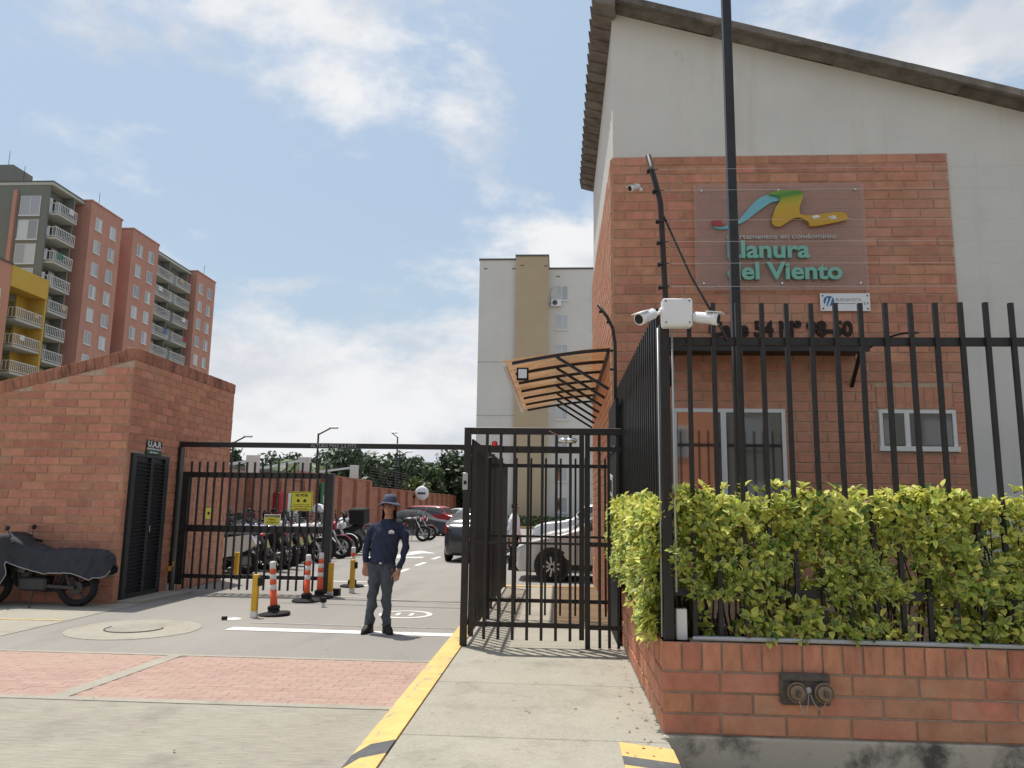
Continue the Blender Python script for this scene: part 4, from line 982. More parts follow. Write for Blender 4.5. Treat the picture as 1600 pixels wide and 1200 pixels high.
# small aerials on the roofs
for p in ((-54.5, 70.7, 33.5), (-57.5, 72.2, 35.9), (-50.8, 77.6, 33.5), (-50.8, 103, 33.3)):
    tag(MB().tube([p, (p[0], p[1], p[2]+1.6)], .03, 4).build('roof_aerial', black), 'thin aerial on the roof of %s' % {33.5: 'the grey tower' if p[0] < -52 else 'the first red tower', 35.9: 'the lift house', 33.3: 'the farthest red tower'}[p[2]], 'aerial')

# ============================================================ pale tower block behind the gate
tw = thing('tower_block', 'pale apartment tower with a tan vertical stripe behind the gate', 'building', (0, 64, 0))
TY = 60
MB().box(-6.55, -3.56, TY, TY+16, -.1, 21.35).build('pale_wall', twr_m, tw)
MB().box(-3.56, -.96, TY-.35, TY+16, -.1, 21.55).build('tan_wall', tan_m, tw)
MB().box(-.96, 14, TY+.6, TY+16, -.1, 20.75).build('pale_wall', twr_m, tw)
for a, b, y, z in ((-6.6, -3.56, TY, 21.35), (-3.62, -.9, TY-.35, 21.55), (-.9, 14, TY+.6, 20.75)): MB().box(a, b, y-.06, TY+16, z, z+.14).build('parapet', greyroof, tw)
for z in (8.6, 4.2, 12.9):
    MB().box(-6.56, -3.57, TY-.012, TY, z, z+.06).build('joint', mat('joint_grey', (.40, .39, .38), .9, .2), tw) if z != 4.2 else None
for i in range(8):
    z = 18.75-i*2.43
    for x in (.15, 3.0, 5.6): facade_window(tw, (x, TY+.6, z), 1.0, 1.22, 'y', .15)
for x, z in ((-6.2, 20.6), (-3.9, 20.6), (-3.2, 20.75), (-1.3, 20.7), (-.3, 20.1)): MB().box(x, x+.28, TY-(.37 if -3.56 < x < -.96 else .02 if x < -3 else -.58), TY+.7, z, z+.08).build('vent', greyroof, tw)
ac = thing('air_conditioner', 'white air conditioner unit below a tower window', 'air conditioner', (-.3, 60.4, 17.9))
MB().bbox(-.72, .08, 60.2, 60.56, 17.58, 18.12, .02).build('housing', whitepl, ac); MB().lathe((-.42, 60.185, 17.85), [(.21, .02), (.21, 0), (.06, -.005)], 20, 'y').build('fan_grille', iron, ac)
MB().tube([(-.65, 60.5, 18.1), (-.8, 60.5, 18.5), (-.72, 60.5, 19.1), (-.5, 60.55, 19.2)], .03, 5).build('pipe', galv, ac)
def shrub_row(name, label, x0, x1, y, h, n):
    mb = MB(); cols = []
    for i in range(n):
        p = Vector((random.uniform(x0, x1), y+random.gauss(0, .25), random.uniform(.05, h))); d = Vector((random.gauss(0, 1), random.gauss(0, 1), random.gauss(0, 1))).normalized(); u = d.orthogonal().normalized(); v = d.cross(u); s = random.uniform(.06, .14)
        mb.add([p-u*s, p+v*s*.6, p+u*s, p-v*s*.6], [(0, 1, 2, 3)]); k = random.uniform(.6, 1.3); cols += [(.06*k, .115*k, .03*k)]*4
    tag(mb.build(name, treem, None, True, cols), label, 'shrubs', kind='stuff')
shrub_row('low_shrubs', 'low dark shrubs planted at the foot of the pale tower', -7, 6, 57.5, .9, 2600)
MB().box(-7, 8, 56.6, 56.8, 0, .18).build('tower_kerb', yellow_p)['kind'] = 'structure'
MB().box(-7, 30, 56.8, 75, -.02, .06).build('lawn', grass_m)['kind'] = 'structure'

# ============================================================ perimeter wall
pw = thing('perimeter_wall', 'long brick perimeter wall with pilasters behind the parked motorcycles', 'wall', (-9.5, 40, 0))
MB().box(-9.75, -9.5, 16.1, 76, -.1, 2.42).build('wall', wbrick, pw)
MB().box(-9.75, -9.5, 28.0, 38.6, 2.42, 2.72).build('wall_raise', wbrick, pw)
MB().box(-9.79, -9.46, 16.1, 28, 2.42, 2.48).build('coping', wbrick, pw); MB().box(-9.79, -9.46, 28, 38.6, 2.72, 2.78).build('coping', wbrick, pw); MB().box(-9.79, -9.46, 38.6, 76, 2.42, 2.48).build('coping', wbrick, pw)
for i in range(24):
    y = 18.2+i*2.45; hh = 2.72 if 28 < y < 38.6 else 2.42
    MB().box(-9.5, -9.33, y, y+.40, -.1, hh).build('pilaster', wbrick, pw)
MB().box(-9.5, -2.0, 76, 76.25, -.1, 2.45).build('end_wall', wbrick, pw)
for i in range(3): MB().box(-8.2+2.4*i, -7.8+2.4*i, 75.85, 76, -.1, 2.45).build('pilaster', wbrick, pw)
fb = thing('hose_cabinet', 'red fire hose cabinet on the perimeter wall', 'cabinet', (-9.4, 26, 1.5)); MB().bbox(-9.5, -9.28, 25.3, 26.1, 1.15, 1.95, .01).build('housing', redm, fb); MB().box(-9.279, -9.272, 25.4, 26.0, 1.25, 1.85).build('door', redm, fb)
wb = thing('white_notice_board', 'white notice board on the perimeter wall beside the red cabinet', 'sign', (-9.45, 27, 1.5)); MB().bbox(-9.49, -9.44, 26.6, 27.7, 1.05, 1.95, .005).build('board', whitepl, wb); MB().box(-9.439, -9.435, 26.8, 27.5, 1.2, 1.8).build('print', alu, wb)
gs = thing('green_safety_sign', 'tall green and white safety sign on the perimeter wall', 'sign', (-9.45, 30.5, 1.8)); MB().bbox(-9.32, -9.28, 29.8, 30.9, 1.30, 2.42, .005).build('plate', sign_g, gs); MB().box(-9.279, -9.275, 30.1, 30.6, 1.62, 1.92).build('pictogram', whitepl, gs); MB().box(-9.279, -9.275, 29.85, 30.85, 1.31, 1.42).build('band', whitepl, gs)
# white frame structure behind the wall
for i, (y, x, lab) in enumerate([(26.0, -10.55, 'white concrete column with a slanted beam behind the wall, leftmost'), (31.5, -10.55, 'white concrete column with a slanted beam behind the wall, middle'), (38.5, -10.35, 'white concrete column with a slanted beam behind the wall, nearest the man')]):
    t = thing('white_column', lab, 'column', (x, y, 0), 'white columns behind the wall')
    MB().bbox(x-.18, x+.18, y-.18, y+.18, 0, [3.22, 3.5, 3.52][i], .01).build('shaft', twr_m, t); MB().bar((x-.15, y-.1, [3.0, 3.35, 3.4][i]), (x-3.0-.4*i, y-.6, [2.45, 2.6, 2.85][i]), .10, .10).build('slanted_beam', alu, t)
lb = thing('low_shed', 'low pale shed roof behind the wall near the refuse store', 'building', (-15, 30, 0)); MB().box(-18, -11.2, 26, 33, 0, 2.75).build('wall', twr_m, lb); MB().prism([(-18.3, 2.75), (-11, 2.75), (-11, 2.85), (-14.5, 3.15), (-18.3, 3.0)], lambda u, v, t: (u, 25.6+7.8*t, v)).build('roof', apt_grey, lb)
def lamp(x, y, h, lab, arm=(.5, 0)):
    t = thing('lamp_post', lab, 'lamp', (x, y, 0), 'lamp posts along the wall')
    MB().tube([(x, y, 0), (x, y, h)], [.06, .04], 8).build('pole', black, t); MB().bar((x, y, h-.05), (x+arm[0], y+arm[1], h+.22), .05, .05).build('arm', black, t); MB().bbox(x+arm[0]-.05, x+arm[0]+.3, y+arm[1]-.08, y+arm[1]+.08, h+.20, h+.27, .01).build('lamp_head', galv, t)
lamp(-9.9, 31, 4.45, 'black lamp post behind the height bar lettering')
lamp(-13.9, 32, 4.15, 'black lamp post beyond the white shed beside the refuse store')
lamp(-9.9, 46.5, 5.7, 'tall black lamp post directly behind the man', (-.35, 0)); lamp(-9.9, 47.2, 4.6, 'shorter black lamp post directly behind the man', (.5, 0))
lamp(-9.9, 64, 4.3, 'black lamp post behind the red off-road car')
lamp(-9.9, 38, 3.9, 'thin pale lamp post left of the man', (.3, 0))
fz = thing('wall_top_fence', 'black wire fence panel on top of the perimeter wall', 'fence', (-9.6, 43, 2.4))
for i in range(6): MB().tube([(-9.62, 38.8+i*2, 2.45), (-9.62, 38.8+i*2, 3.6)], .03, 5).build('post', black, fz)
for k in range(7): MB().tube([(-9.62, 38.8, 2.6+k*.15), (-9.62, 48.8, 2.6+k*.15)], .012, 4).build('strand', black, fz)
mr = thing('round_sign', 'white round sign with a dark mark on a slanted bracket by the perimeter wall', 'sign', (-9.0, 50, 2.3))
MB().lathe((-8.9, 49.9, 2.35), [(.02, -.10), (.36, -.04), (.45, 0), (.45, .05)], 24, 'y').build('disc', whitepl, mr, True); MB().bar((-9.5, 50.1, 2.0), (-8.75, 50.1, 3.0), .1, .1).build('bracket', alu, mr); MB().box(-9.15, -8.65, 49.795, 49.8, 2.28, 2.4).build('mark', sign_dk, mr)  # the dark bar is a reflection painted onto the mirror disc
fbld = thing('far_building', 'distant low building with a dark red roof among the trees', 'building', (-20, 105, 0)); MB().box(-24, -17.5, 104, 114, 0, 6.2).build('wall', twr_m, fbld); MB().prism([(-24.6, 6.2), (-16.9, 6.2), (-17.5, 7.1), (-24, 7.1)], lambda u, v, t: (u, 103.5+11*t, v)).build('roof', apt_red, fbld)
for x in (-23, -21, -19): MB().box(x, x+.9, 103.97, 104, 3.2, 4.6).build('window', glass, fbld)

# ============================================================ trees
def tree(x, y, h, rx, rz, zc, tone, label, n=2600, leaf=.24, seed=1, name='tree', group='trees beyond the wall'):
    rnd = random.Random(seed); t = thing(name, label, 'tree', (x, y, 0), group); zc -= 1.25 if zc >= 3.9 else 0
    mb = MB(); mb.tube([(x, y, 0), (x+.1, y, zc*.5), (x, y, zc)], [.28, .2, .12], 8)
    for i in range(7):
        a = rnd.random()*6.3; mb.tube([(x, y, zc*.55), (x+rx*.35*math.cos(a), y+rx*.35*math.sin(a), zc), (x+rx*.7*math.cos(a), y+rx*.7*math.sin(a), zc+rz*rnd.uniform(.1, .6))], [.12, .07, .03], 6)
    mb.build('trunk', bark, t)
    cl = []
    for i in range(34):
        a = rnd.random()*6.3; e = rnd.uniform(-1.1, 1.4); q = rnd.uniform(.35, 1.0)
        cl.append((Vector((x+rx*q*math.cos(a)*math.cos(e), y+rx*q*math.sin(a)*math.cos(e), zc+rz*q*math.sin(e))), rnd.uniform(.24, .46)*rx, rnd.uniform(.65, 1.35)))
    mb = MB(); cols = []
    for i in range(n):
        c, s, k = rnd.choice(cl); d = Vector((rnd.gauss(0, 1), rnd.gauss(0, 1), rnd.gauss(0, 1))).normalized()
        p = c+Vector((d.x*s, d.y*s, d.z*s*.75))*rnd.uniform(.5, 1.08)
        f = (d+Vector((rnd.gauss(0, .6), rnd.gauss(0, .6), rnd.gauss(.3, .6)))).normalized(); u = f.orthogonal().normalized(); v = f.cross(u); a = rnd.random()*6.3; u, v = u*math.cos(a)+v*math.sin(a), v*math.cos(a)-u*math.sin(a)
        L = leaf*rnd.uniform(.6, 1.4); mb.add([p-u*L, p+v*L*.5, p+u*L, p-v*L*.5], [(0, 1, 2, 3)]); kk = k*rnd.uniform(.7, 1.3); cols += [tuple(q*kk for q in tone)]*4
    mb.build('crown', treem, t, True, cols)['kind'] = 'stuff'
DK, MD, LT = (.050, .078, .040), (.068, .108, .044), (.11, .15, .05)
tree(-15.2, 56, 7, 2.9, 2.3, 4.4, DK, 'dark broad tree left of the man above the wall', 4200, .22, 3)
tree(-18.5, 61, 7, 3.0, 2.2, 4.6, DK, 'dark tree leftmost of the broad trees above the wall', 3800, .22, 4)
tree(-12.6, 60, 7, 2.5, 2.4, 4.0, DK, 'dark pointed tree directly behind the man', 3600, .22, 5)
tree(-11.9, 66, 6, 2.2, 2.0, 3.4, MD, 'mid green rounded tree right of the man', 2600, .22, 6)
tree(-9.6, 72, 8, 3.4, 2.9, 5.0, DK, 'large dark tree above the parked red car', 5200, .24, 7)
tree(-6.0, 74, 8, 3.0, 2.7, 5.0, DK, 'large dark tree beside the pedestrian gate post', 4600, .24, 8)
tree(-21.5, 68, 6, 2.4, 2.2, 3.9, MD, 'green tree between the refuse store and the dark trees', 2600, .22, 9)
tree(-18.3, 42, 5, .9, .9, 3.6, DK, 'small dark tree beside the refuse store edge', 900, .14, 10)
tree(-8.3, 77.5, 4, 2.0, 1.1, 2.7, LT, 'low light green shrubby tree behind the red car', 1800, .18, 11)
tree(-4.6, 78, 4, 2.0, 1.2, 2.8, LT, 'low light green tree beside the gate post', 1800, .18, 12)
tree(-11.0, 58, 4, 1.3, .9, 2.8, LT, 'small pale tree behind the round white sign', 1200, .14, 13)
tree(-26, 70, 6, 3.4, 2.0, 3.8, DK, 'dark tree behind the white columns', 3000, .24, 15)
def palm(x, y, z, r, label, seed):
    rnd = random.Random(seed); t = thing('palm_tree', label, 'tree', (x, y, 0)); MB().tube([(x, y, 0), (x+.15, y, z*.6), (x, y, z)], [.2, .15, .12], 8).build('trunk', bark, t)
    mb = MB(); cols = []
    for i in range(34):
        a = i*2.4; e = rnd.uniform(.1, 1.2); P = []
        for k in range(9):
            s = k/8; P.append(Vector((x+r*s*math.cos(a)*math.cos(e*.6), y+r*s*math.sin(a)*math.cos(e*.6), z+r*(.75*s*math.sin(e)-.75*s*s))))
        for k in range(8):
            for j in range(7):
                p = P[k].lerp(P[k+1], j/7); d = (P[k+1]-P[k]).normalized(); sd_ = d.cross(Vector((0, 0, 1))).normalized()
                for sg_ in (-1, 1):
                    q = p+(sd_*sg_*.75+d*.5+Vector((0, 0, -.45)))*r*.24*(1-.5*k/8); o_ = d*.035; mb.add([p-o_, p+o_, q], [(0, 1, 2)]); kk = rnd.uniform(.7, 1.3); cols += [tuple(v*kk for v in (.10, .15, .05))]*3
    mb.build('crown', treem, t, True, cols)['kind'] = 'stuff'
palm(-15.6, 41, 3.3, 2.3, 'feathery green palm between the white columns', 2); palm(-17.6, 43, 3.1, 2.2, 'feathery palm left of the taller white column', 5)
palm(-13.6, 40, 3.6, 1.8, 'drooping palm beside the middle white column', 8)

# ============================================================ cars
def car_paint(name, c, rough=.25, metal=.0): return mat(name, c, rough, .5, metal=metal, coat=.6)
lampglass = mat('lamp_glass', (.62, .64, .66), .12, .8); tail_red = mat('tail_lamp', (.32, .015, .015), .2, .7); carglass = mat('car_glass', (.02, .024, .028), .05, .9); trim = mat('car_trim', (.02, .02, .021), .6, .4); alloy = mat('alloy', (.55, .55, .56), .35, .5, metal=.5)
def cr(a, b, c, d, t): return .5*((2*b)+(c-a)*t+(2*a-5*b+4*c-d)*t*t+(3*b-a-3*c+d)*t**3)
HATCH = dict(st=[(1.93, .26, .56, .62, .55, .40), (1.86, .20, .66, .71, .72, .58), (1.62, .17, .74, .80, .80, .68), (1.25, .17, .82, .90, .83, .72), (.86, .17, .92, .98, .85, .74), (.30, .17, .95, 1.38, .85, .60), (-.25, .17, .97, 1.48, .85, .60), (-.80, .17, .98, 1.48, .85, .60), (-1.30, .17, 1.00, 1.42, .85, .58), (-1.66, .18, 1.02, 1.14, .82, .66), (-1.84, .22, .98, 1.03, .77, .62), (-1.92, .28, .90, .95, .66, .5)],
             fw=1.22, rw=-1.20, r=.30, gl=(5, 8, 4, 9))
SUV = dict(st=[(2.2, .40, .78, .84, .62, .5), (2.12, .34, .88, .94, .82, .66), (1.8, .32, 1.0, 1.05, .90, .76), (1.3, .32, 1.06, 1.12, .92, .80), (.92, .32, 1.12, 1.17, .92, .82), (.42, .32, 1.14, 1.66, .92, .68), (-.3, .32, 1.15, 1.74, .92, .68), (-1.1, .32, 1.16, 1.74, .92, .68), (-1.85, .32, 1.16, 1.68, .92, .66), (-2.12, .34, 1.12, 1.30, .90, .72), (-2.2, .4, 1.05, 1.10, .8, .64)],
           fw=1.35, rw=-1.30, r=.36, gl=(5, 8, 4, 9))
SEDAN = dict(st=[(2.12, .28, .58, .63, .55, .4), (2.04, .22, .66, .71, .74, .6), (1.7, .18, .76, .82, .83, .7), (1.2, .18, .84, .90, .85, .74), (.85, .18, .90, .95, .86, .76), (.22, .18, .92, 1.36, .86, .6), (-.4, .18, .93, 1.43, .86, .6), (-.95, .18, .94, 1.38, .86, .6), (-1.5, .18, .96, 1.06, .85, .66), (-1.95, .2, .95, 1.0, .80, .66), (-2.12, .28, .85, .9, .66, .5)],
             fw=1.32, rw=-1.28, r=.31, gl=(5, 7, 4, 8))
def car_surface(sp):
    st = sp['st']; n = len(st)
    def station(u):
        i = min(int(u), n-2); t = u-i; a = st[max(i-1, 0)]; b = st[i]; c = st[i+1]; d = st[min(i+2, n-1)]
        return [cr(a[k], b[k], c[k], d[k], t) for k in range(6)]
    def S(u, v, s):
        x, zb, zbe, zr, wb, wr = station(u); mid = (zb+zbe)/2
        ring = [(0, zb), (wb*.80, zb), (wb*.96, zb+.10), (wb*1.0, mid), (wb*.965, zbe), ((wb*.95+wr)/2+.03, zbe+(zr-zbe)*.5), (wr, zr-.055*min(1, (zr-zbe)/.3)), (wr*.5, zr-.004), (0, zr)]
        i = min(int(v), 7); t = v-i; p = [ring[max(i-1, 0)], ring[i], ring[i+1], ring[min(i+2, 8)]]
        return Vector((x, s*max(0, cr(*[q[0] for q in p], t)), cr(*[q[1] for q in p], t)))
    return S, n
def patch(S, u0, u1, v0, v1, s, off, nu=8, nv=5, inset=0.):
    mb = MB(); vs = []
    for i in range(nu+1):
        for j in range(nv+1):
            u, v = u0+(u1-u0)*i/nu, v0+(v1-v0)*j/nv; p = S(u, v, s); e = .02
            du = S(min(u+e, 99), v, s)-S(max(u-e, 0), v, s); dv = S(u, min(v+e, 8), s)-S(u, max(v-e, 0), s); nn = du.cross(dv)
            if nn.length > 1e-9: nn.normalize()
            c = Vector((p.x, 0, .7)); 
            if nn.dot(p-c) < 0: nn = -nn
            vs.append(p+nn*off)
    m = nv+1; mb.add(vs, [(i*m+j, i*m+j+1, (i+1)*m+j+1, (i+1)*m+j) for i in range(nu) for j in range(nv)]); return mb
def car(label, sp, paint, loc, rz, group='parked cars', name='parked_car', cover=None, scale=1.):
    t = thing(name, label, 'car', (0, 0, 0), group); S, n = car_surface(sp)
    nu, nv = (n-1)*4, 24; mb = MB(); vs = []
    for s in (1, -1):
        for i in range(nu+1):
            for j in range(nv+1): vs.append(S(i/4, 8*j/nv, s))
    m = nv+1; o_ = (nu+1)*m; fs = []
    for k in (0, o_): fs += [(k+i*m+j, k+i*m+j+1, k+(i+1)*m+j+1, k+(i+1)*m+j) for i in range(nu) for j in range(nv)]
    for e in (0, nu): fs.append(tuple([e*m+j for j in range(m)]+[o_+e*m+j for j in reversed(range(1, m-1))]))
    mb.add(vs, fs)
    if cover:
        mb.v = [(x*1.03+.02*math.sin(9*z+5*x), y*1.05+.02*math.sin(11*x+7*z)*(1 if y > 0 else -1), (z if z > .3 else max(.12, z-.08))*1.02) for x, y, z in mb.v]
        mb.build('cover', cover, t, True)
    else:
        body = mb.build('body', paint, t, True)
        a, b, f0, r1 = sp['gl']
        for s in (1, -1):
            mid = (a+b)/2-.1
            patch(S, a-.45, mid-.06, 4.18, 5.82, s, .006).build('side_window', carglass, t, True); patch(S, mid+.06, b+.25, 4.18, 5.82, s, .006).build('side_window', carglass, t, True)
            patch(S, .35, 1.75, 4.0, 5.2, s, .008, 6, 4).build('headlight', lampglass, t, True)
            patch(S, n-3.0, n-1.6, 3.5, 4.6, s, .008, 5, 4).build('tail_light', tail_red, t, True)
            patch(S, 2.6, n-3.6, 1.7, 2.3, s, .006, 10, 2).build('sill', trim, t, True)
            MB().ell((S(f0+.55, 4.3, s).x, s*(S(f0+.6, 4.2, s).y*s+.09), S(f0+.6, 4.2, s).z+.06), (.06, .09, .06), 10, 6).build('mirror', paint, t, True)
            for k in (a+.9, b-.5): p = S(k, 3.85, s); MB().bbox(p.x-.08, p.x+.08, p.y-.02, p.y+.02, p.z-.015, p.z+.015, .004).build('door_handle', trim, t)
            for k in (a-.75, mid, b+.35):
                q = MB(); q.tube([S(k, v/4, s)+Vector((0, s*.001, 0)) for v in range(8, 17)], .004, 4); q.build('door_seam', trim, t)
        for s in (1, -1):
            patch(S, f0+.15, a-.12, 6.1, 8, s, .007).build('windscreen', carglass, t, True); patch(S, b+.2, r1-.12, 6.1, 8, s, .007).build('rear_window', carglass, t, True)
        MB().add([S(.12, 2.2, 1)+Vector((.03, 0, 0)), S(.12, 2.2, -1)+Vector((.03, 0, 0)), S(.1, 3.3, -1)+Vector((.03, 0, 0)), S(.1, 3.3, 1)+Vector((.03, 0, 0))], [(0, 1, 2, 3)]).build('grille', trim, t)
        rx = sp['st'][-1][0]; MB().box(rx-.02, rx+.05, -.25, .25, .55, .67).build('number_plate', sign_y, t)
    w0 = max(q[4] for q in sp['st']); r = sp['r']
    for x in (sp['fw'], sp['rw']):
        for s in (1, -1):
            if not cover: MB().lathe((x, s*(w0-.06), r+.015), [(r+.055, 0), (r+.05, s*.055), (.02, s*.056)], 24, 'y').build('wheel_arch', trim, t)
            wh = MB(); wh.torus((x, s*(w0-.075), r), r-.075, .085, 26, 10, 'y', 1.1); wo = wh.build('wheel', rubber, t, True)
            rm = MB(); y = s*(w0-.0)
            for k in range(9):
                aa = 2*math.pi*k/9; rm.bar((x, y+s*.012, r), (x+(r-.11)*math.cos(aa), y+s*.012, r+(r-.11)*math.sin(aa)), .032, .02, (0, 1, 0))
            rm.torus((x, y-s*.01, r), r-.105, .016, 24, 6, 'y'); rm.lathe((x, y, r), [(.045, -.012), (.045, .012)], 12, 'y'); rm.lathe((x, y-s*.05, r), [(r-.1, -.004), (r-.1, .004)], 20, 'y')
            rm.build('rim', alloy, wo)
    t.location = loc; t.rotation_euler.z = rz; t.scale = (scale,)*3
    return t
silver = car_paint('silver_paint', (.50, .485, .455), .3); white_c = car_paint('white_car_paint', (.70, .70, .70)); red_c = car_paint('red_car_paint', (.36, .022, .035)); dark_c = car_paint('grey_car_paint', (.035, .037, .042)); pale_c = car_paint('pale_car_paint', (.44, .45, .46))
cloth_c = mat('car_cover', (.052, .056, .062), .8, .3, var=.2, nscale=3, bump=.5, bscale=5)
car('silver hatchback parked nose out just behind the pedestrian gate', HATCH, silver, (1.22, 18.05, 0), R(180), scale=1.12)
car('red car parked between the silver hatchback and the white cars', HATCH, red_c, (1.15, 20.6, 0), R(180))
for i, (y, s_, p, lab) in enumerate([(23.1, SEDAN, white_c, 'white car parked next to the red one behind the pedestrian gate'), (25.6, HATCH, white_c, 'white hatchback, second of the white cars behind the pedestrian gate'), (28.2, SUV, white_c, 'tall white car, third of the white cars behind the pedestrian gate'), (30.9, HATCH, pale_c, 'pale grey car at the far end of the row behind the pedestrian gate')]):
    car(lab, s_, p, (1.3, y, 0), R(180))
car('dark grey hatchback seen from behind in the lane beside the gate', HATCH, dark_c, (-2.35, 24.2, 0), R(86), scale=1.03)
car('car under a dark grey fabric cover by the perimeter wall', SEDAN, None, (-7.55, 41.6, 0), R(-8), cover=cloth_c, name='covered_car', scale=.92)
car('red off-road car parked behind the covered car', SUV, red_c, (-7.0, 45.2, 0), R(-14), scale=.9)
car('pale silver car beyond the red off-road car', SEDAN, pale_c, (-5.9, 50.5, 0), R(-14))

# ============================================================ motorcycles
def paintm(n, c): return mat('bike_'+n, c, .35, .5, coat=.3)
BP = {k: paintm(k, c) for k, c in dict(black=(.018, .018, .019), white=(.58, .58, .58), red=(.30, .018, .04), blue=(.03, .06, .30), grey=(.16, .165, .17), silver=(.34, .35, .36)).items()}
plate_y = mat('plate_yellow', (.34, .31, .12), .6, .3); seatm = mat('seat', (.014, .014, .015), .65, .3); hub = mat('dark_alloy', (.05, .05, .052), .5, .5, metal=.4); engm = mat('engine_metal', (.20, .20, .205), .45, .5, metal=.5)
def motorcycle(label, loc, rz, c='black', c2='black', scooter=False, box=False, screen=True, lean=0., dark_rims=False, group='motorcycles parked along the wall', name='motorcycle'):
    t = thing(name, label, 'motorcycle', (0, 0, 0), group); P, Q = BP[c], BP[c2]
    engm = globals()['engm'] if not dark_rims else hub
    r = .23 if scooter else .30; fx, rx = (.62, -.60) if scooter else (.66, -.64)
    for x in (fx, rx):
        w_ = MB(); w_.torus((x, 0, r), r-.05, .055, 26, 8, 'y'); wo = w_.build('wheel', rubber, t, True)
        m = MB(); m.torus((x, 0, r), r-.095, .014, 24, 6, 'y'); m.lathe((x, 0, r), [(.045, -.05), (.045, .05)], 10, 'y')
        for k in range(6): a = k*math.pi/3; m.bar((x, 0, r), (x+(r-.1)*math.cos(a), 0, r+(r-.1)*math.sin(a)), .022, .022, (0, 1, 0))
        m.build('rim', alloy if not scooter and not dark_rims else hub, wo); MB().lathe((x, .045, r), [(.10, -.003), (.10, .003)], 16, 'y').build('brake_disc', engm, wo)
    hx, hz = (.36, .98) if not scooter else (.34, .95)
    for s in (1, -1): MB().tube([(fx, s*.075, r), (hx+.02, s*.085, .80), (hx-.02, s*.085, hz-.04)], .022, 8).build('fork_leg', chrome if not scooter and not dark_rims else hub, t, True)
    mud = MB(); A = [R(d) for d in range(35, 150, 12)]; vs = []
    for a in A:
        for y in (-.065, 0, .065): vs.append((fx+(r+.035-abs(y)*.3)*math.cos(a), y, r+(r+.035-abs(y)*.3)*math.sin(a)))
    mud.add(vs, [(i*3+j, i*3+j+1, i*3+j+4, i*3+j+3) for i in range(len(A)-1) for j in range(2)]); mud.build('front_mudguard', P, t, True)
    hb = MB(); hb.tube([(hx-.16, -.36, hz+.02), (hx-.08, -.24, hz+.05), (hx-.02, -.08, hz), (hx-.02, .08, hz), (hx-.08, .24, hz+.05), (hx-.16, .36, hz+.02)], .013, 7); hb.build('handlebar', hub, t, True)
    for s in (1, -1):
        MB().tube([(hx-.16, s*.36, hz+.02), (hx-.11, s*.26, hz+.045)], .02, 8).build('grip', rubber, t)
        m = MB(); m.tube([(hx-.08, s*.24, hz+.05), (hx-.04, s*.30, hz+.22)], .007, 5); mo = m.build('mirror', hub, t); MB().ell((hx-.04, s*.32, hz+.25), (.018, .065, .042), 10, 6).build('mirror_glass', carglass if s > 0 else hub, mo, True)
        MB().tube([(hx+.05, s*.10, hz-.12), (hx+.06, s*.19, hz-.11)], .016, 6).build('indicator', orange_pl, t)
    if scooter:
        MB().prism([(.50, .30), (.42, .26), (.24, .90), (.36, 1.0), (.46, .80)], lambda u, v, q: (u, -.17+.34*q, v)).build('leg_shield', P, t)
        MB().bbox(-.15, .34, -.15, .15, .24, .31, .02).build('floorboard', hub, t)
        b = MB(); pr = [(.02, .32), (-.10, .74), (-.75, .82), (-.86, .62), (-.45, .40)]
        b.prism(pr, lambda u, v, q: (u, -.15+.30*q, v)); b.build('tail_body', P, t)
        MB().bbox(-.78, .0, -.13, .13, .75, .85, .035).build('seat', seatm, t); MB().ell((.42, 0, .93), (.09, .15, .10)).build('headlight', lampglass, t, True)
        MB().bbox(-.72, -.40, -.06, .10, .18, .38, .03).build('engine', engm, t)
    else:
        MB().ell((hx+.10, 0, .86), (.10, .12, .12)).build('headlight_cowl', P, t, True); MB().ell((hx+.155, 0, .855), (.055, .09, .085)).build('headlight', lampglass, t, True)
        if screen: MB().prism([(hx+.17, .93), (hx+.10, 1.18), (hx+.085, 1.18), (hx+.15, .93)], lambda u, v, q: (u, -.12+.24*q, v)).build('windscreen', carglass, t)
        tk = MB(); tk.ell((.10, 0, .82), (.30, .15, .13), 14, 8); tk.build('fuel_tank', P, t, True)
        MB().prism([(.30, .80), (.36, .58), (.10, .52), (.02, .72)], lambda u, v, q: (u, -.16+.32*q, v)).build('tank_shroud', Q, t)
        st = MB(); vs = []; XX = [(-.12, .80, .10), (-.30, .775, .13), (-.52, .79, .14), (-.62, .83, .12), (-.86, .855, .09)]
        for x, z, w2 in XX: vs += [(x, -w2, z-.07), (x, -w2*.85, z), (x, 0, z+.018), (x, w2*.85, z), (x, w2, z-.07)]
        st.add(vs, [(i*5+j, i*5+j+1, i*5+j+6, i*5+j+5) for i in range(4) for j in range(4)]+[(0, 1, 2, 3, 4), (20, 21, 22, 23, 24)]+[(i*5, i*5+4, i*5+9, i*5+5) for i in range(4)]); st.build('seat', seatm, t, True)
        MB().prism([(-.10, .74), (-.28, .56), (-.58, .60), (-.96, .80), (-.92, .86), (-.50, .74)], lambda u, v, q: (u, -.115+.23*q, v)).build('tail_panel', P, t)
        e = MB(); e.bbox(-.22, .20, -.13, .13, .24, .46, .03); e.lathe((.14, 0, .52), [(.085, -.12), (.10, -.05), (.10, .06), (.08, .14)], 12); eo = e.build('engine', engm, t)
        for k in range(5): MB().lathe((.14, 0, .44+k*.035), [(.115, 0), (.115, .012)], 14).build('cooling_fin', hub, eo)
        fr = MB(); fr.tube([(hx-.02, 0, .86), (.25, 0, .34), (-.25, 0, .28), (-.35, 0, .62), (-.85, 0, .80)], .022, 7); fr.tube([(hx-.04, 0, .90), (-.1, 0, .74), (-.85, 0, .82)], .018, 6); fr.build('frame', hub, t)
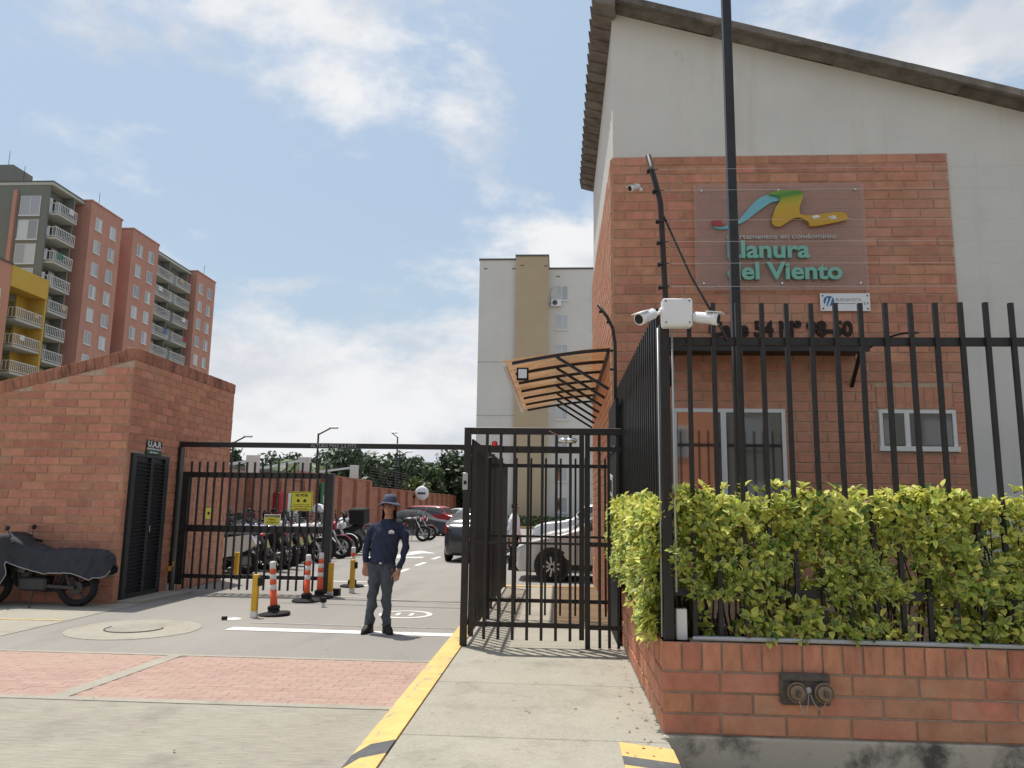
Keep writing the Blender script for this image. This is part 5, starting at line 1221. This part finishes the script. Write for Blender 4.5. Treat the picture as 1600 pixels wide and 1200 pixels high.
        MB().tube([(.22, -.12, .46), (.28, -.13, .26), (-.1, -.14, .22), (-.35, -.15, .27), (-.85, -.16, .38)], [.018, .02, .025, .045, .05], 9).build('exhaust', engm, t, True)
    for s in (1, -1):
        MB().bar((-.20, s*.08, .32), (rx, s*.085, r), .03, .05).build('swing_arm', hub, t); MB().tube([(rx+.06, s*.11, r+.04), (-.46, s*.11, .66)], .022, 7).build('shock_absorber', engm, t)
    MB().prism([(-.88, .78), (-1.06, .50), (-1.03, .49), (-.84, .76)], lambda u, v, q: (u, -.06+.12*q, v)).build('rear_mudguard', hub, t)
    MB().ell((-.93, 0, .80), (.05, .08, .04), 10, 6).build('tail_light', tail_red, t, True); MB().prism([(-1.075, .54), (-1.02, .70), (-1.012, .70), (-1.067, .54)], lambda u, v, q: (u, -.06+.12*q, v)).build('number_plate', plate_y, t)
    MB().tube([(-.05, .12, .26), (-.12, .30, .01)], .012, 6).build('side_stand', hub, t)
    if box: MB().bbox(-1.05, -.58, -.24, .24, .87, 1.32, .03).build('delivery_box', box if not isinstance(box, bool) else blackm, t)
    t.location = loc; t.rotation_euler = (lean, 0, rz); t.scale = (1.1, 1.12, 1.12); return t
bikes = [(-7.75, 17.6, 176, 'white', 'black', 1, 0, 'white scooter nearest the refuse store, its tail towards the lane'),
         (-7.45, 18.5, 168, 'black', 'red', 0, 0, 'black motorcycle with a red shroud, second from the refuse store'),
         (-7.45, 19.35, 165, 'silver', 'black', 0, 0, 'silver motorcycle with a pale plate, third from the refuse store'),
         (-7.60, 20.2, 172, 'blue', 'black', 0, 0, 'blue tanked motorcycle in the middle of the gate view'),
         (-7.25, 21.1, 4, 'white', 'red', 0, 0, 'white and red motorcycle with its front wheel towards the lane'),
         (-7.35, 22.0, -6, 'silver', 'black', 0, 0, 'silver motorcycle beside the white and red one facing the lane'),
         (-7.20, 22.9, 8, 'red', 'black', 0, 0, 'red tanked motorcycle behind the right stile of the vehicle gate'),
         (-7.25, 23.9, 2, 'white', 'black', 0, 0, 'white motorcycle just right of the gate stile'),
         (-7.35, 25.2, 172, 'black', 'black', 0, blackm, 'black motorcycle carrying a large dark delivery box'),
         (-6.95, 26.3, 176, 'grey', 'black', 1, 0, 'grey scooter immediately left of the man'),
         (-7.05, 27.3, 170, 'silver', 'black', 0, 0, 'silver motorcycle partly hidden behind the man'),
         (-7.30, 28.4, 178, 'black', 'red', 0, 0, 'black and red motorcycle hidden behind the man'),
         (-8.0, 18.05, 160, 'red', 'black', 0, 0, 'red motorcycle squeezed between the white scooter and the black one'),
         (-7.95, 18.95, 178, 'white', 'black', 0, 0, 'white motorcycle standing farther in, between the second and third bikes'),
         (-8.0, 19.8, 172, 'black', 'silver', 0, 0, 'black and silver motorcycle standing farther in beside the blue one'),
         (-7.95, 20.65, 12, 'silver', 'red', 0, 0, 'silver and red motorcycle standing farther in, after the blue one'),
         (-7.9, 21.6, -10, 'black', 'white', 0, 0, 'black and white motorcycle standing farther in, beside the silver one'),
         (-6.75, 34.4, 2, 'black', 'black', 0, 0, 'black motorcycle right of the man, in front of the covered car'),
         (-6.65, 35.5, 6, 'red', 'black', 0, 0, 'motorcycle with a red body right of the man, behind the black one')]
for (x, y, a, c, c2, scn, bx, lab) in bikes: motorcycle(lab, (x, y, 0), R(a), c, c2, bool(scn), bx, random.random() < .7, R(random.uniform(-6, -3)))
# second row against the wall
for i, (y, a, c) in enumerate([(18.9, 85, 'black'), (20.9, 100, 'grey'), (22.6, 80, 'black'), (24.6, 95, 'silver'), (26.4, 95, 'black')]):
    motorcycle('%s motorcycle standing close against the perimeter wall, %s from the refuse store' % (c, ['first', 'second', 'third', 'fourth', 'fifth'][i]), (-8.85, y, 0), R(a), c, 'black', False, False, True, R(-4), group='motorcycles against the wall')
hm = MB(); hm.ell((-6.95, 26.35, 1.02), (.42, .2, .17), 14, 8); tag(hm.build('bike_cover', mat('silver_cover', (.36, .37, .38), .4, .5, var=.3, nscale=6), None, True), 'crumpled silver cover over the scooter seat left of the man', 'cover')
ht = MB(); ht.prism([(-.26, 0), (.26, 0), (.10, .24), (-.06, .28)], lambda u, v, t: (-7.9+u, 25.0+.4*t, 1.32+v)); tag(ht.build('folded_sheet', whitepl), 'white folded sheet lying on the delivery box', 'sheet')

# ------------------------------------------------------------ covered motorcycle by the refuse store
cm = motorcycle('dark motorcycle half hidden under a cover beside the refuse store', (0, 0, 0), 0, 'black', 'black', False, False, False, 0, True, group='motorcycles by the refuse store')
cm.location = (-8.08, 11.76, 0); cm.rotation_euler = (0, 0, R(180)); cm.scale = (1.06, .95, .96)
def tarp():
    from mathutils import noise as ns_
    def fold(x, z, s_):
        a = ns_.noise(Vector((x*4.2+z*1.5, z*1.6, s_*3.1))); b = ns_.noise(Vector((x*9-z*6, z*5, 7+s_)))
        return .034*(1-2.6*abs(a))+.016*(1-2.5*abs(b))
    mb = MB(); vs = []; prof = [(-9.25, .62, .17, .42), (-9.15, .80, .22, .34), (-9.0, .90, .27, .26), (-8.8, .985, .33, .20), (-8.6, 1.06, .37, .16), (-8.47, 1.09, .36, .17), (-8.42, 1.08, .33, .30), (-8.36, 1.05, .28, .66), (-8.22, .97, .23, .60), (-8.05, .90, .20, .54), (-7.85, .855, .175, .49), (-7.6, .86, .17, .49), (-7.4, .865, .17, .50), (-7.22, .865, .165, .44), (-7.12, .85, .15, .40), (-7.0, .84, .15, .44), (-6.92, .80, .13, .47), (-6.87, .74, .09, .50), (-6.85, .62, .05, .53)]
    out = []
    for i in range(len(prof)-1):
        for k in range(8):
            t = k/8; out.append([prof[i][q]+(prof[i+1][q]-prof[i][q])*t for q in range(4)])
    out.append(list(prof[-1])); nv = 44
    for x, zt, hw, zh in out:
        for j in range(nv+1):
            s = j/nv*2-1; a = abs(s); sg_ = 1 if s > 0 else -1
            if a < .42: y = hw*(a/.42)*.92; z = zt-.05*(a/.42)**2
            else: q = (a-.42)/.58; y = hw*(.92+.12*q); z = (zt-.05)+(zh-(zt-.05))*q
            q = max(0, (a-.3)/.7); wr = fold(x, z, sg_)
            vs.append((x+.01*math.sin(17*z), 11.76+sg_*y+sg_*wr*q*1.6, z+wr*.7))
    m = nv+1; mb.add(vs, [(i*m+j, i*m+j+1, (i+1)*m+j+1, (i+1)*m+j) for i in range(len(out)-1) for j in range(nv)])
    t = thing('motorcycle_cover', 'dark grey fabric cover with pale piping draped over the motorcycle', 'cover', (-8.2, 11.76, .4))
    mb.build('fabric', mat('cover_cloth', (.030, .034, .042), .7, .35, var=.15, nscale=5, bump=.3, bscale=16), t, True)
    pm = mat('pale_piping', (.42, .42, .42), .6, .4)
    for j in (0, nv): MB().tube([vs[i*m+j] for i in range(len(out))], .006, 5).build('piping', pm, t)
    for s in (-.36,): pass
tarp()

# ============================================================ posts and delineators in the entrance
def delineator(x, y, label, lean=0., h=.77):
    t = thing('delineator_post', label, 'traffic post', (0, 0, 0), 'orange and white delineator posts')
    MB().lathe((0, 0, 0), [(.235, 0), (.235, .022), (.215, .036), (.09, .05), (.08, .08)], 28).build('base', rubber, t)
    MB().bbox(-.075, .075, -.075, .075, .07, .14, .02).build('foot', rubber, t)
    zs = [.08, .36, .435, .51, .585, .66, h]
    for i, (a, b) in enumerate(zip(zs, zs[1:])):
        r0 = .055-.012*a/h; r1 = .055-.012*b/h
        MB().lathe((0, 0, 0), [(r0, a), (r1, b)] if i < 5 else [(r0, a), (r1, b-.02), (r1*.7, b)], 18).build('orange_band' if i % 2 == 0 else 'white_band', orange_pl if i % 2 == 0 else reflect, t, True)
    t.location = (x, y, .001); t.rotation_euler = (0, R(lean), 0)
delineator(-4.15, 11.38, 'orange and white delineator post leaning beside the nearest yellow post', -5)
delineator(-4.20, 12.98, 'orange and white delineator post in the middle of the row, before the gate', 0)
delineator(-4.14, 13.50, 'orange and white delineator post close to the gate stile', 0)
delineator(-4.08, 15.40, 'orange and white delineator post farthest back, beside the man', 0)
def ypost(x, y, label, h=.60, sensor=True):
    t = thing('yellow_post', label, 'post', (x, y, 0), 'yellow square posts')
    MB().bbox(x-.04, x+.04, y-.04, y+.04, .09, h, .006).build('shaft', yellow_m, t); MB().bbox(x-.045, x+.045, y-.045, y+.045, 0, .09, .005).build('base', white_p, t)
    if sensor: MB().bbox(x+.042, x+.085, y-.05, y+.03, h-.16, h-.04, .006).build('sensor_box', blackm, t)
ypost(-4.34, 11.10, 'yellow square sensor post nearest the camera'); ypost(-4.02, 13.72, 'yellow square post beside the gate stile', .58, False); ypost(-3.80, 14.35, 'yellow square sensor post between the gate stile and the man'); ypost(-6.86, 16.4, 'yellow square post behind the vehicle gate, by the refuse store', .56, False)
sp_ = thing('ground_sensor', 'small black box sensor on a white foot near the delineators', 'sensor', (-3.72, 12.35, 0)); MB().bbox(-3.76, -3.68, 12.32, 12.40, .07, .15, .005).build('box', blackm, sp_); MB().bbox(-3.74, -3.70, 12.34, 12.38, 0, .07, .003).build('foot', white_p, sp_)
bs = thing('broken_base', 'white paint blot with a black stub left of the nearest yellow post', 'stub', (-4.62, 10.82, 0)); MB().lathe((-4.55, 10.9, 0), [(.11, 0.004), (.09, .012), (.03, .02)], 9).build('white_base', white_p, bs); MB().tube([(-4.66, 10.76, .03), (-4.60, 10.80, .03)], .025, 8).build('stub', blackm, bs)
fs2 = MB(); fs2.prism([(-4.0, 15.5), (-3.6, 15.62), (-3.6, 15.82), (-4.0, 15.6)], lambda u, v, t: (u, v, .004+.004*t)); tag(fs2.build('paint_patch', white_p), 'small white paint patch beside the farthest delineator', 'road marking')

# ============================================================ people
skin = mat('skin', (.38, .20, .135), .55, .35, var=.06, nscale=8); hair = mat('hair', (.014, .011, .010), .8, .2)
def ringloft(mb, rings, n=20, sx=0):
    """rings: (x, y, z, rx, ry); closed at both ends"""
    vs = []; fs = []; m = len(rings)
    for x, y, z, a, b in rings:
        for k in range(n): t = 2*math.pi*k/n; vs.append((x+a*math.cos(t), y+b*math.sin(t), z))
    for i in range(m-1):
        for k in range(n): fs.append((i*n+k, i*n+(k+1) % n, (i+1)*n+(k+1) % n, (i+1)*n+k))
    fs += [tuple(reversed(range(n))), tuple((m-1)*n+k for k in range(n))]; mb.add(vs, fs)
def person(label, loc, rz, shirt, trousers, boot, hat=None, sleeves=True, logo=True):
    t = thing('person', label, 'person', (0, 0, 0))
    b = MB(); N = b
    # torso and pelvis
    ringloft(b, [(-.02, 0, .78, .130, .10), (-.02, 0, .835, .155, .110), (-.02, 0, .855, .160, .113), (-.02, -.002, .868, .176, .128), (-.01, -.005, .91, .176, .126), (.0, -.01, .98, .180, .124), (.01, -.012, 1.08, .182, .124), (.02, -.01, 1.20, .186, .122), (.03, 0, 1.30, .198, .118), (.035, .005, 1.36, .178, .10), (.04, .01, 1.405, .115, .082), (.043, .01, 1.43, .068, .066), (.047, .005, 1.47, .058, .060), (.05, -.005, 1.52, .055, .062)])
    # legs
    for hx, kx, ax, fx, ky, ay in ((-.105, -.125, -.16, -.16, -.03, .0), (.065, .055, .055, .06, -.01, .02)):
        ringloft(b, [(hx*.9, 0, .88, .095, .10), (hx, 0, .80, .100, .108), (hx, -.005, .70, .092, .100), (hx*.6+kx*.4, -.012, .58, .080, .088), (kx, ky, .47, .068, .074), (kx, ky, .43, .066, .072), (kx*.6+ax*.4, ky*.4+ay*.6+.01, .32, .066, .074), (ax, ay+.005, .20, .060, .066), (ax, ay, .12, .066, .074), (ax, ay, .09, .068, .078)])
    # arms: shoulder, elbow, wrist
    def limb(P, rr, n=14):
        N.tube(P, rr, n)
    wl, wr = Vector((-.235, -.03, .86)), Vector((.232, -.085, .81))
    limb([(-.08, .005, 1.335), (-.150, .005, 1.318), (-.195, .005, 1.265), (-.225, .01, 1.18), (-.245, .015, 1.08), (-.25, .0, 1.02), (-.245, -.015, .94), wl], [.050, .055, .055, .054, .050, .048, .044, .040])
    limb([(.15, .005, 1.335), (.220, .005, 1.318), (.258, .005, 1.265), (.275, .01, 1.18), (.280, .01, 1.08), (.276, -.005, 1.02), (.258, -.045, .91), wr], [.050, .055, .055, .054, .050, .048, .044, .040])
    # hands: palm and five bent fingers
    for w_, d, s in ((wl, Vector((.02, -.05, -1)).normalized(), 1), (wr, Vector((-.20, -.10, -1)).normalized(), -1)):
        f = Vector((0, -1, 0)); side_ = Vector((s, 0, 0)); p = w_+d*.02
        N.tube([w_-d*.02, w_+d*.03, w_+d*.085], [.030, .034, .034], 10); N.ell(w_+d*.065, (.036, .022, .045), 10, 8)
        for k in range(4):
            o_ = w_+d*.095+side_*(.030-.020*k)*1.0+f*(.004*k); L = (.062, .072, .068, .052)[k]; c = Vector((0, .35, 0))*L*.4
            N.tube([o_-d*.03, o_, o_+d*L*.5, o_+d*L*.8+c*.5, o_+d*L+c], [.0105, .0105, .0098, .009, .0075], 8)
        o_ = w_+d*.04+side_*.032; N.tube([o_-side_*.02, o_+side_*.014+d*.02+f*.012, o_+side_*.02+d*.048+f*.016, o_+side_*.016+d*.066+f*.014], [.013, .0125, .011, .008], 8)
    # head: skull, jaw, nose, ears, brow, lips
    hx, hy = .052, -.02
    N.ell((hx, hy+.012, 1.60), (.074, .094, .098), 18, 12); ringloft(b, [(hx, hy-.012, 1.485, .028, .030), (hx, hy-.022, 1.495, .044, .052), (hx, hy-.014, 1.53, .060, .072), (hx, hy-.008, 1.57, .067, .082), (hx, hy, 1.62, .066, .08)], 18)
    N.tube([(hx, hy-.088, 1.592), (hx, hy-.104, 1.558), (hx, hy-.088, 1.548)], [.010, .015, .012], 8)
    N.ell((hx, hy-.082, 1.522), (.026, .012, .008), 10, 6); N.ell((hx, hy-.078, 1.500), (.024, .016, .014), 10, 6); N.ell((hx, hy-.078, 1.605), (.054, .016, .010), 12, 6)
    for s in (-1, 1): N.ell((hx+s*.074, hy+.01, 1.575), (.012, .022, .034), 8, 8)
    me = b.mesh('body', [skin, shirt, trousers])
    o = bpy.data.objects.new('tmp', me); col.objects.link(o); md = o.modifiers.new('r', 'REMESH'); md.mode = 'VOXEL'; md.voxel_size = .0085; md.use_smooth_shade = True
    sm = o.modifiers.new('s', 'SMOOTH'); sm.factor = .4; sm.iterations = 2
    dg = bpy.context.evaluated_depsgraph_get(); dg.update(); ev = bpy.data.meshes.new_from_object(o.evaluated_get(dg)); bpy.data.objects.remove(o)
    # cloth folds
    nrm = [v.normal.copy() for v in ev.vertices]
    for v, n_ in zip(ev.vertices, nrm):
        c = v.co
        if c.z < 1.42:
            k = .0045 if c.z > .87 else .006
            fl = k*(1.0-2.2*abs(math.sin(17*c.z+11*c.x+2.5*math.sin(9*c.x+4*c.y)))**.6+.8*math.sin(37*c.z-21*c.x+14*c.y))
            if c.z < .30 or .80 < c.z < .98: fl *= 1.7
            hand = (c.z < .865 and c.x < -.195) or (c.z < .80 and c.x > .14 and c.y < -.06)
            if not hand: c += n_*fl
    ev.materials.clear(); [ev.materials.append(q) for q in (skin, shirt, trousers)]
    mi = []
    for p in ev.polygons:
        c = p.center
        if c.z > 1.437-.06*max(0, -c.y-.02): k = 0
        elif (.6 < c.z < .872 and c.x < -.193) or (c.z < .81 and c.x > .13 and c.y < -.065 and c.z > .60): k = 0
        elif c.z < .6 or (c.z < .862+.008*math.sin(20*c.x) and -.205 < c.x < .19 and not (c.x > .17 and c.y < -.06)): k = 2
        else: k = 1
        mi.append(k)
    ev.polygons.foreach_set('material_index', mi); ev.polygons.foreach_set('use_smooth', [True]*len(mi)); ev.name = 'body'
    bo = bpy.data.objects.new('body', ev); col.objects.link(bo); bo.parent = t
    for s, ax, ay, yaw in ((-1, -.16, .0, R(-6)), (1, .06, .02, R(38))):
        m = MB(); ringloft(m, [(0, -.055, 0, .052, .145), (0, -.055, .02, .054, .147), (0, -.052, .05, .052, .138), (0, -.02, .085, .050, .10), (0, .010, .115, .046, .062), (0, .014, .15, .044, .056), (0, .014, .155, .040, .05)], 18)
        m.xf(Matrix.Translation((ax, ay, 0)) @ Matrix.Rotation(yaw, 4, 'Z')); bt = m.build('boot', boot, t, True)
        q = MB(); ringloft(q, [(0, -.055, -.0, .056, .15), (0, -.055, .018, .056, .15)], 18); q.xf(Matrix.Translation((ax, ay, 0)) @ Matrix.Rotation(yaw, 4, 'Z')); q.build('sole', rubber, bt)
    for s in (-1, 1): MB().ell((hx+s*.031, hy-.080, 1.583), (.014, .008, .008), 10, 6).build('eye', hair, t, True)
    MB().tube([(hx-.052, hy-.070, 1.604), (hx-.02, hy-.091, 1.606), (hx+.02, hy-.091, 1.606), (hx+.052, hy-.070, 1.604)], .005, 6).build('eyebrows', hair, t)
    if hat:
        h = MB(); ringloft(h, [(hx, hy+.012, 1.640, .086, .107), (hx, hy+.012, 1.67, .086, .106), (hx, hy+.014, 1.715, .081, .099), (hx, hy+.014, 1.742, .066, .082), (hx, hy+.015, 1.752, .03, .04)], 24); ho = h.build('hat', hat, t, True)
        br = MB(); vs = []; n = 36
        for i, (rr, dz) in enumerate(((.084, 0), (.11, -.010), (.138, -.024), (.141, -.028))):
            for k in range(n): a = 2*math.pi*k/n; vs.append((hx+rr*math.cos(a)*1.0, hy+.01+rr*1.12*math.sin(a), 1.652+dz-.030*math.cos(a)**2*(i/3)+.012*(math.sin(a) < 0)*(i/3)+.008*math.sin(3*a)*(i/3)))
        vs += [(x, y, z-.006) for x, y, z in vs]; o4 = 4*n
        fs = [(i*n+k, i*n+(k+1) % n, (i+1)*n+(k+1) % n, (i+1)*n+k) for i in range(3) for k in range(n)]+[(o4+i*n+k, o4+(i+1)*n+k, o4+(i+1)*n+(k+1) % n, o4+i*n+(k+1) % n) for i in range(3) for k in range(n)]+[(3*n+k, 3*n+(k+1) % n, o4+3*n+(k+1) % n, o4+3*n+k) for k in range(n)]
        br.add(vs, fs); br.build('brim', hat, ho, True)
        fl = MB(); vs = []; A = [R(d) for d in range(-18, 200, 10)]
        for z, rr in ((1.64, .088), (1.58, .090), (1.52, .092), (1.46, .094), (1.43, .10)):
            for a in A: vs.append((hx+rr*math.cos(a), hy+.012+rr*1.12*math.sin(a), z))
        m_ = len(A); fl.add(vs, [(i*m_+j, i*m_+j+1, (i+1)*m_+j+1, (i+1)*m_+j) for i in range(4) for j in range(m_-1)]); fl.build('neck_flap', mat('neck_cloth', (.030, .012, .014), .85, .2), t, True)
    else:
        h = MB(); h.ell((hx, hy+.022, 1.612), (.082, .096, .102), 18, 12); h.v = [(x, y, max(z, 1.56 if y > hy else 1.64)) for x, y, z in h.v]; h.build('hair', hair, t, True)
    if logo:
        lg = MB(); cx, cz = .125, 1.272; pts = [(cx-.038, cz-.012)]+[(cx+.038*math.cos(a), cz-.012+.036*math.sin(a)) for a in [R(180-d) for d in range(15, 181, 15)]]
        def yy_(x, z): return -.131+.9*(x-.03)**2*1.2
        lg.prism(pts, lambda u, v, q: (u, yy_(u, v)-.003*q, v)); lg.build('shirt_logo', whitepl, t)
        MB().prism([(cx-.036, cz-.026), (cx+.036, cz-.026), (cx+.036, cz-.020), (cx-.036, cz-.020)], lambda u, v, q: (u, yy_(u, v)-.003*q, v)).build('shirt_lettering', whitepl, t)
        MB().bbox(-.02, .02, -.134, -.12, .862, .888, .003).build('belt_buckle', galv, t)
    t.location = loc; t.rotation_euler.z = rz
    return t
shirt_n = mat('navy_shirt', (.030, .038, .070), .9, .2, var=.12, nscale=10); jeans = mat('dark_jeans', (.075, .088, .105), .92, .2, var=.3, nscale=5, bump=.2, bscale=200); boots = mat('boot_leather', (.016, .015, .012), .6, .35); hatm = mat('hat_cloth', (.10, .11, .16), .9, .2)
person('man in a bucket hat, navy shirt and dark jeans standing on the stop line', (-2.26, 10.06, .004), R(-6), shirt_n, jeans, boots, hatm)
person('person in a white shirt and black trousers behind the pedestrian gate', (-1.17, 20.3, .0), R(70), mat('white_shirt', (.68, .67, .70), .9, .2), mat('black_trousers', (.012, .012, .013), .9, .2), boots, None, logo=False)

# ============================================================ building across the street, mirrored in the gatehouse windows
ob = thing('street_building', 'orange brick building across the street behind the viewer', 'building', (3, -22, 0))
MB().box(-8, 8.6, -34, -22, -.1, 11).build('wall', mat('orange_render', (.62, .27, .16), .9, .2, var=.08, nscale=.6), ob)
ob2 = thing('street_building', 'grey rendered building across the street behind the viewer', 'building', (16, -22, 0)); MB().box(8.7, 34, -36, -23, -.1, 9).build('wall', apt_grey, ob2)
for x in (10, 13.4, 16.8, 20.2, 23.6):
    for z in (1.4, 5.0): MB().box(x, x+1.8, -23, -22.94, z, z+1.7).build('window', glass, ob2)
for x in (-5, -1.5, 2, 5.4):
    for z in (1.2, 4.4, 7.6):
        f = MB().box(x, x+1.7, -22, -21.93, z, z+1.7).build('window', alu, ob); MB().box(x+.1, x+1.6, -21.92, -21.90, z+.1, z+1.6).build('pane', glass, f)

# ============================================================ small things that make the place lived in
cloths = [mat('cloth_'+n, c, .9, .2) for n, c in (('white', (.62, .62, .60)), ('blue', (.10, .18, .34)), ('green', (.08, .22, .15)), ('sand', (.45, .36, .24)), ('red', (.34, .06, .06)))]
def hang(parent, x, y, z, m, w_=.7, h_=.6): MB().box(x, x+.03, y, y+w_, z-h_, z).build('hanging_cloth', m, parent)
for y, k, c in ((71.6, 2, 2), (72.6, 0, 0), (73.0, 4, 3)): hang(g1, -50.62, y, 33.3-3.1-ST*k+1.1, cloths[c])
for y, k, c in ((91.0, 1, 0), (93.1, 3, 1), (96.2, 0, 3), (97.5, 2, 0), (98.2, 3, 4)): hang(g2, -50.62, y, 33.0-3.1-ST*k+1.1, cloths[c], .9)
for y, k, c in ((67.4, 1, 0), (69.0, 0, 3)): hang(yb, -50.47, y, 18.2-ST*k+1.1, cloths[c], .6, .5)
def litter():
    mb = MB(); cols = []
    for i in range(76):
        if i < 46: x, y, z = .66-abs(random.gauss(0, .10)), random.uniform(4.9, 9.5), .104
        elif i < 56: x, y, z = random.uniform(-1.0, .6), random.uniform(3.2, 10), .104
        else: x, y, z = random.uniform(-6.5, -1.4), random.uniform(4.6, 12.5), .011
        a = random.random()*6.3; L = random.uniform(.008, .024); d = Vector((math.cos(a), math.sin(a), 0)); n_ = Vector((-d.y, d.x, 0)); p = Vector((x, y, z))
        mb.add([p-d*L, p+n_*L*.4+Vector((0, 0, .006)), p+d*L+Vector((0, 0, .004)), p-n_*L*.4+Vector((0, 0, .003))], [(0, 1, 2, 3)])
        c = random.choice([(.30, .22, .06), (.16, .09, .04), (.10, .07, .04), (.34, .30, .08)]); cols += [c]*4
    tag(mb.build('fallen_leaves', leafm, None, True, cols), 'scattered dry leaves on the walkway and drive', 'leaves', kind='stuff')
litter()
tw_ = MB(); tw_.tube([(.22, 8.52, .106), (.30, 8.47, .112), (.40, 8.49, .108)], .004, 5); tag(tw_.build('twig', stem_m), 'small twig lying on the walkway before the gate', 'twig')
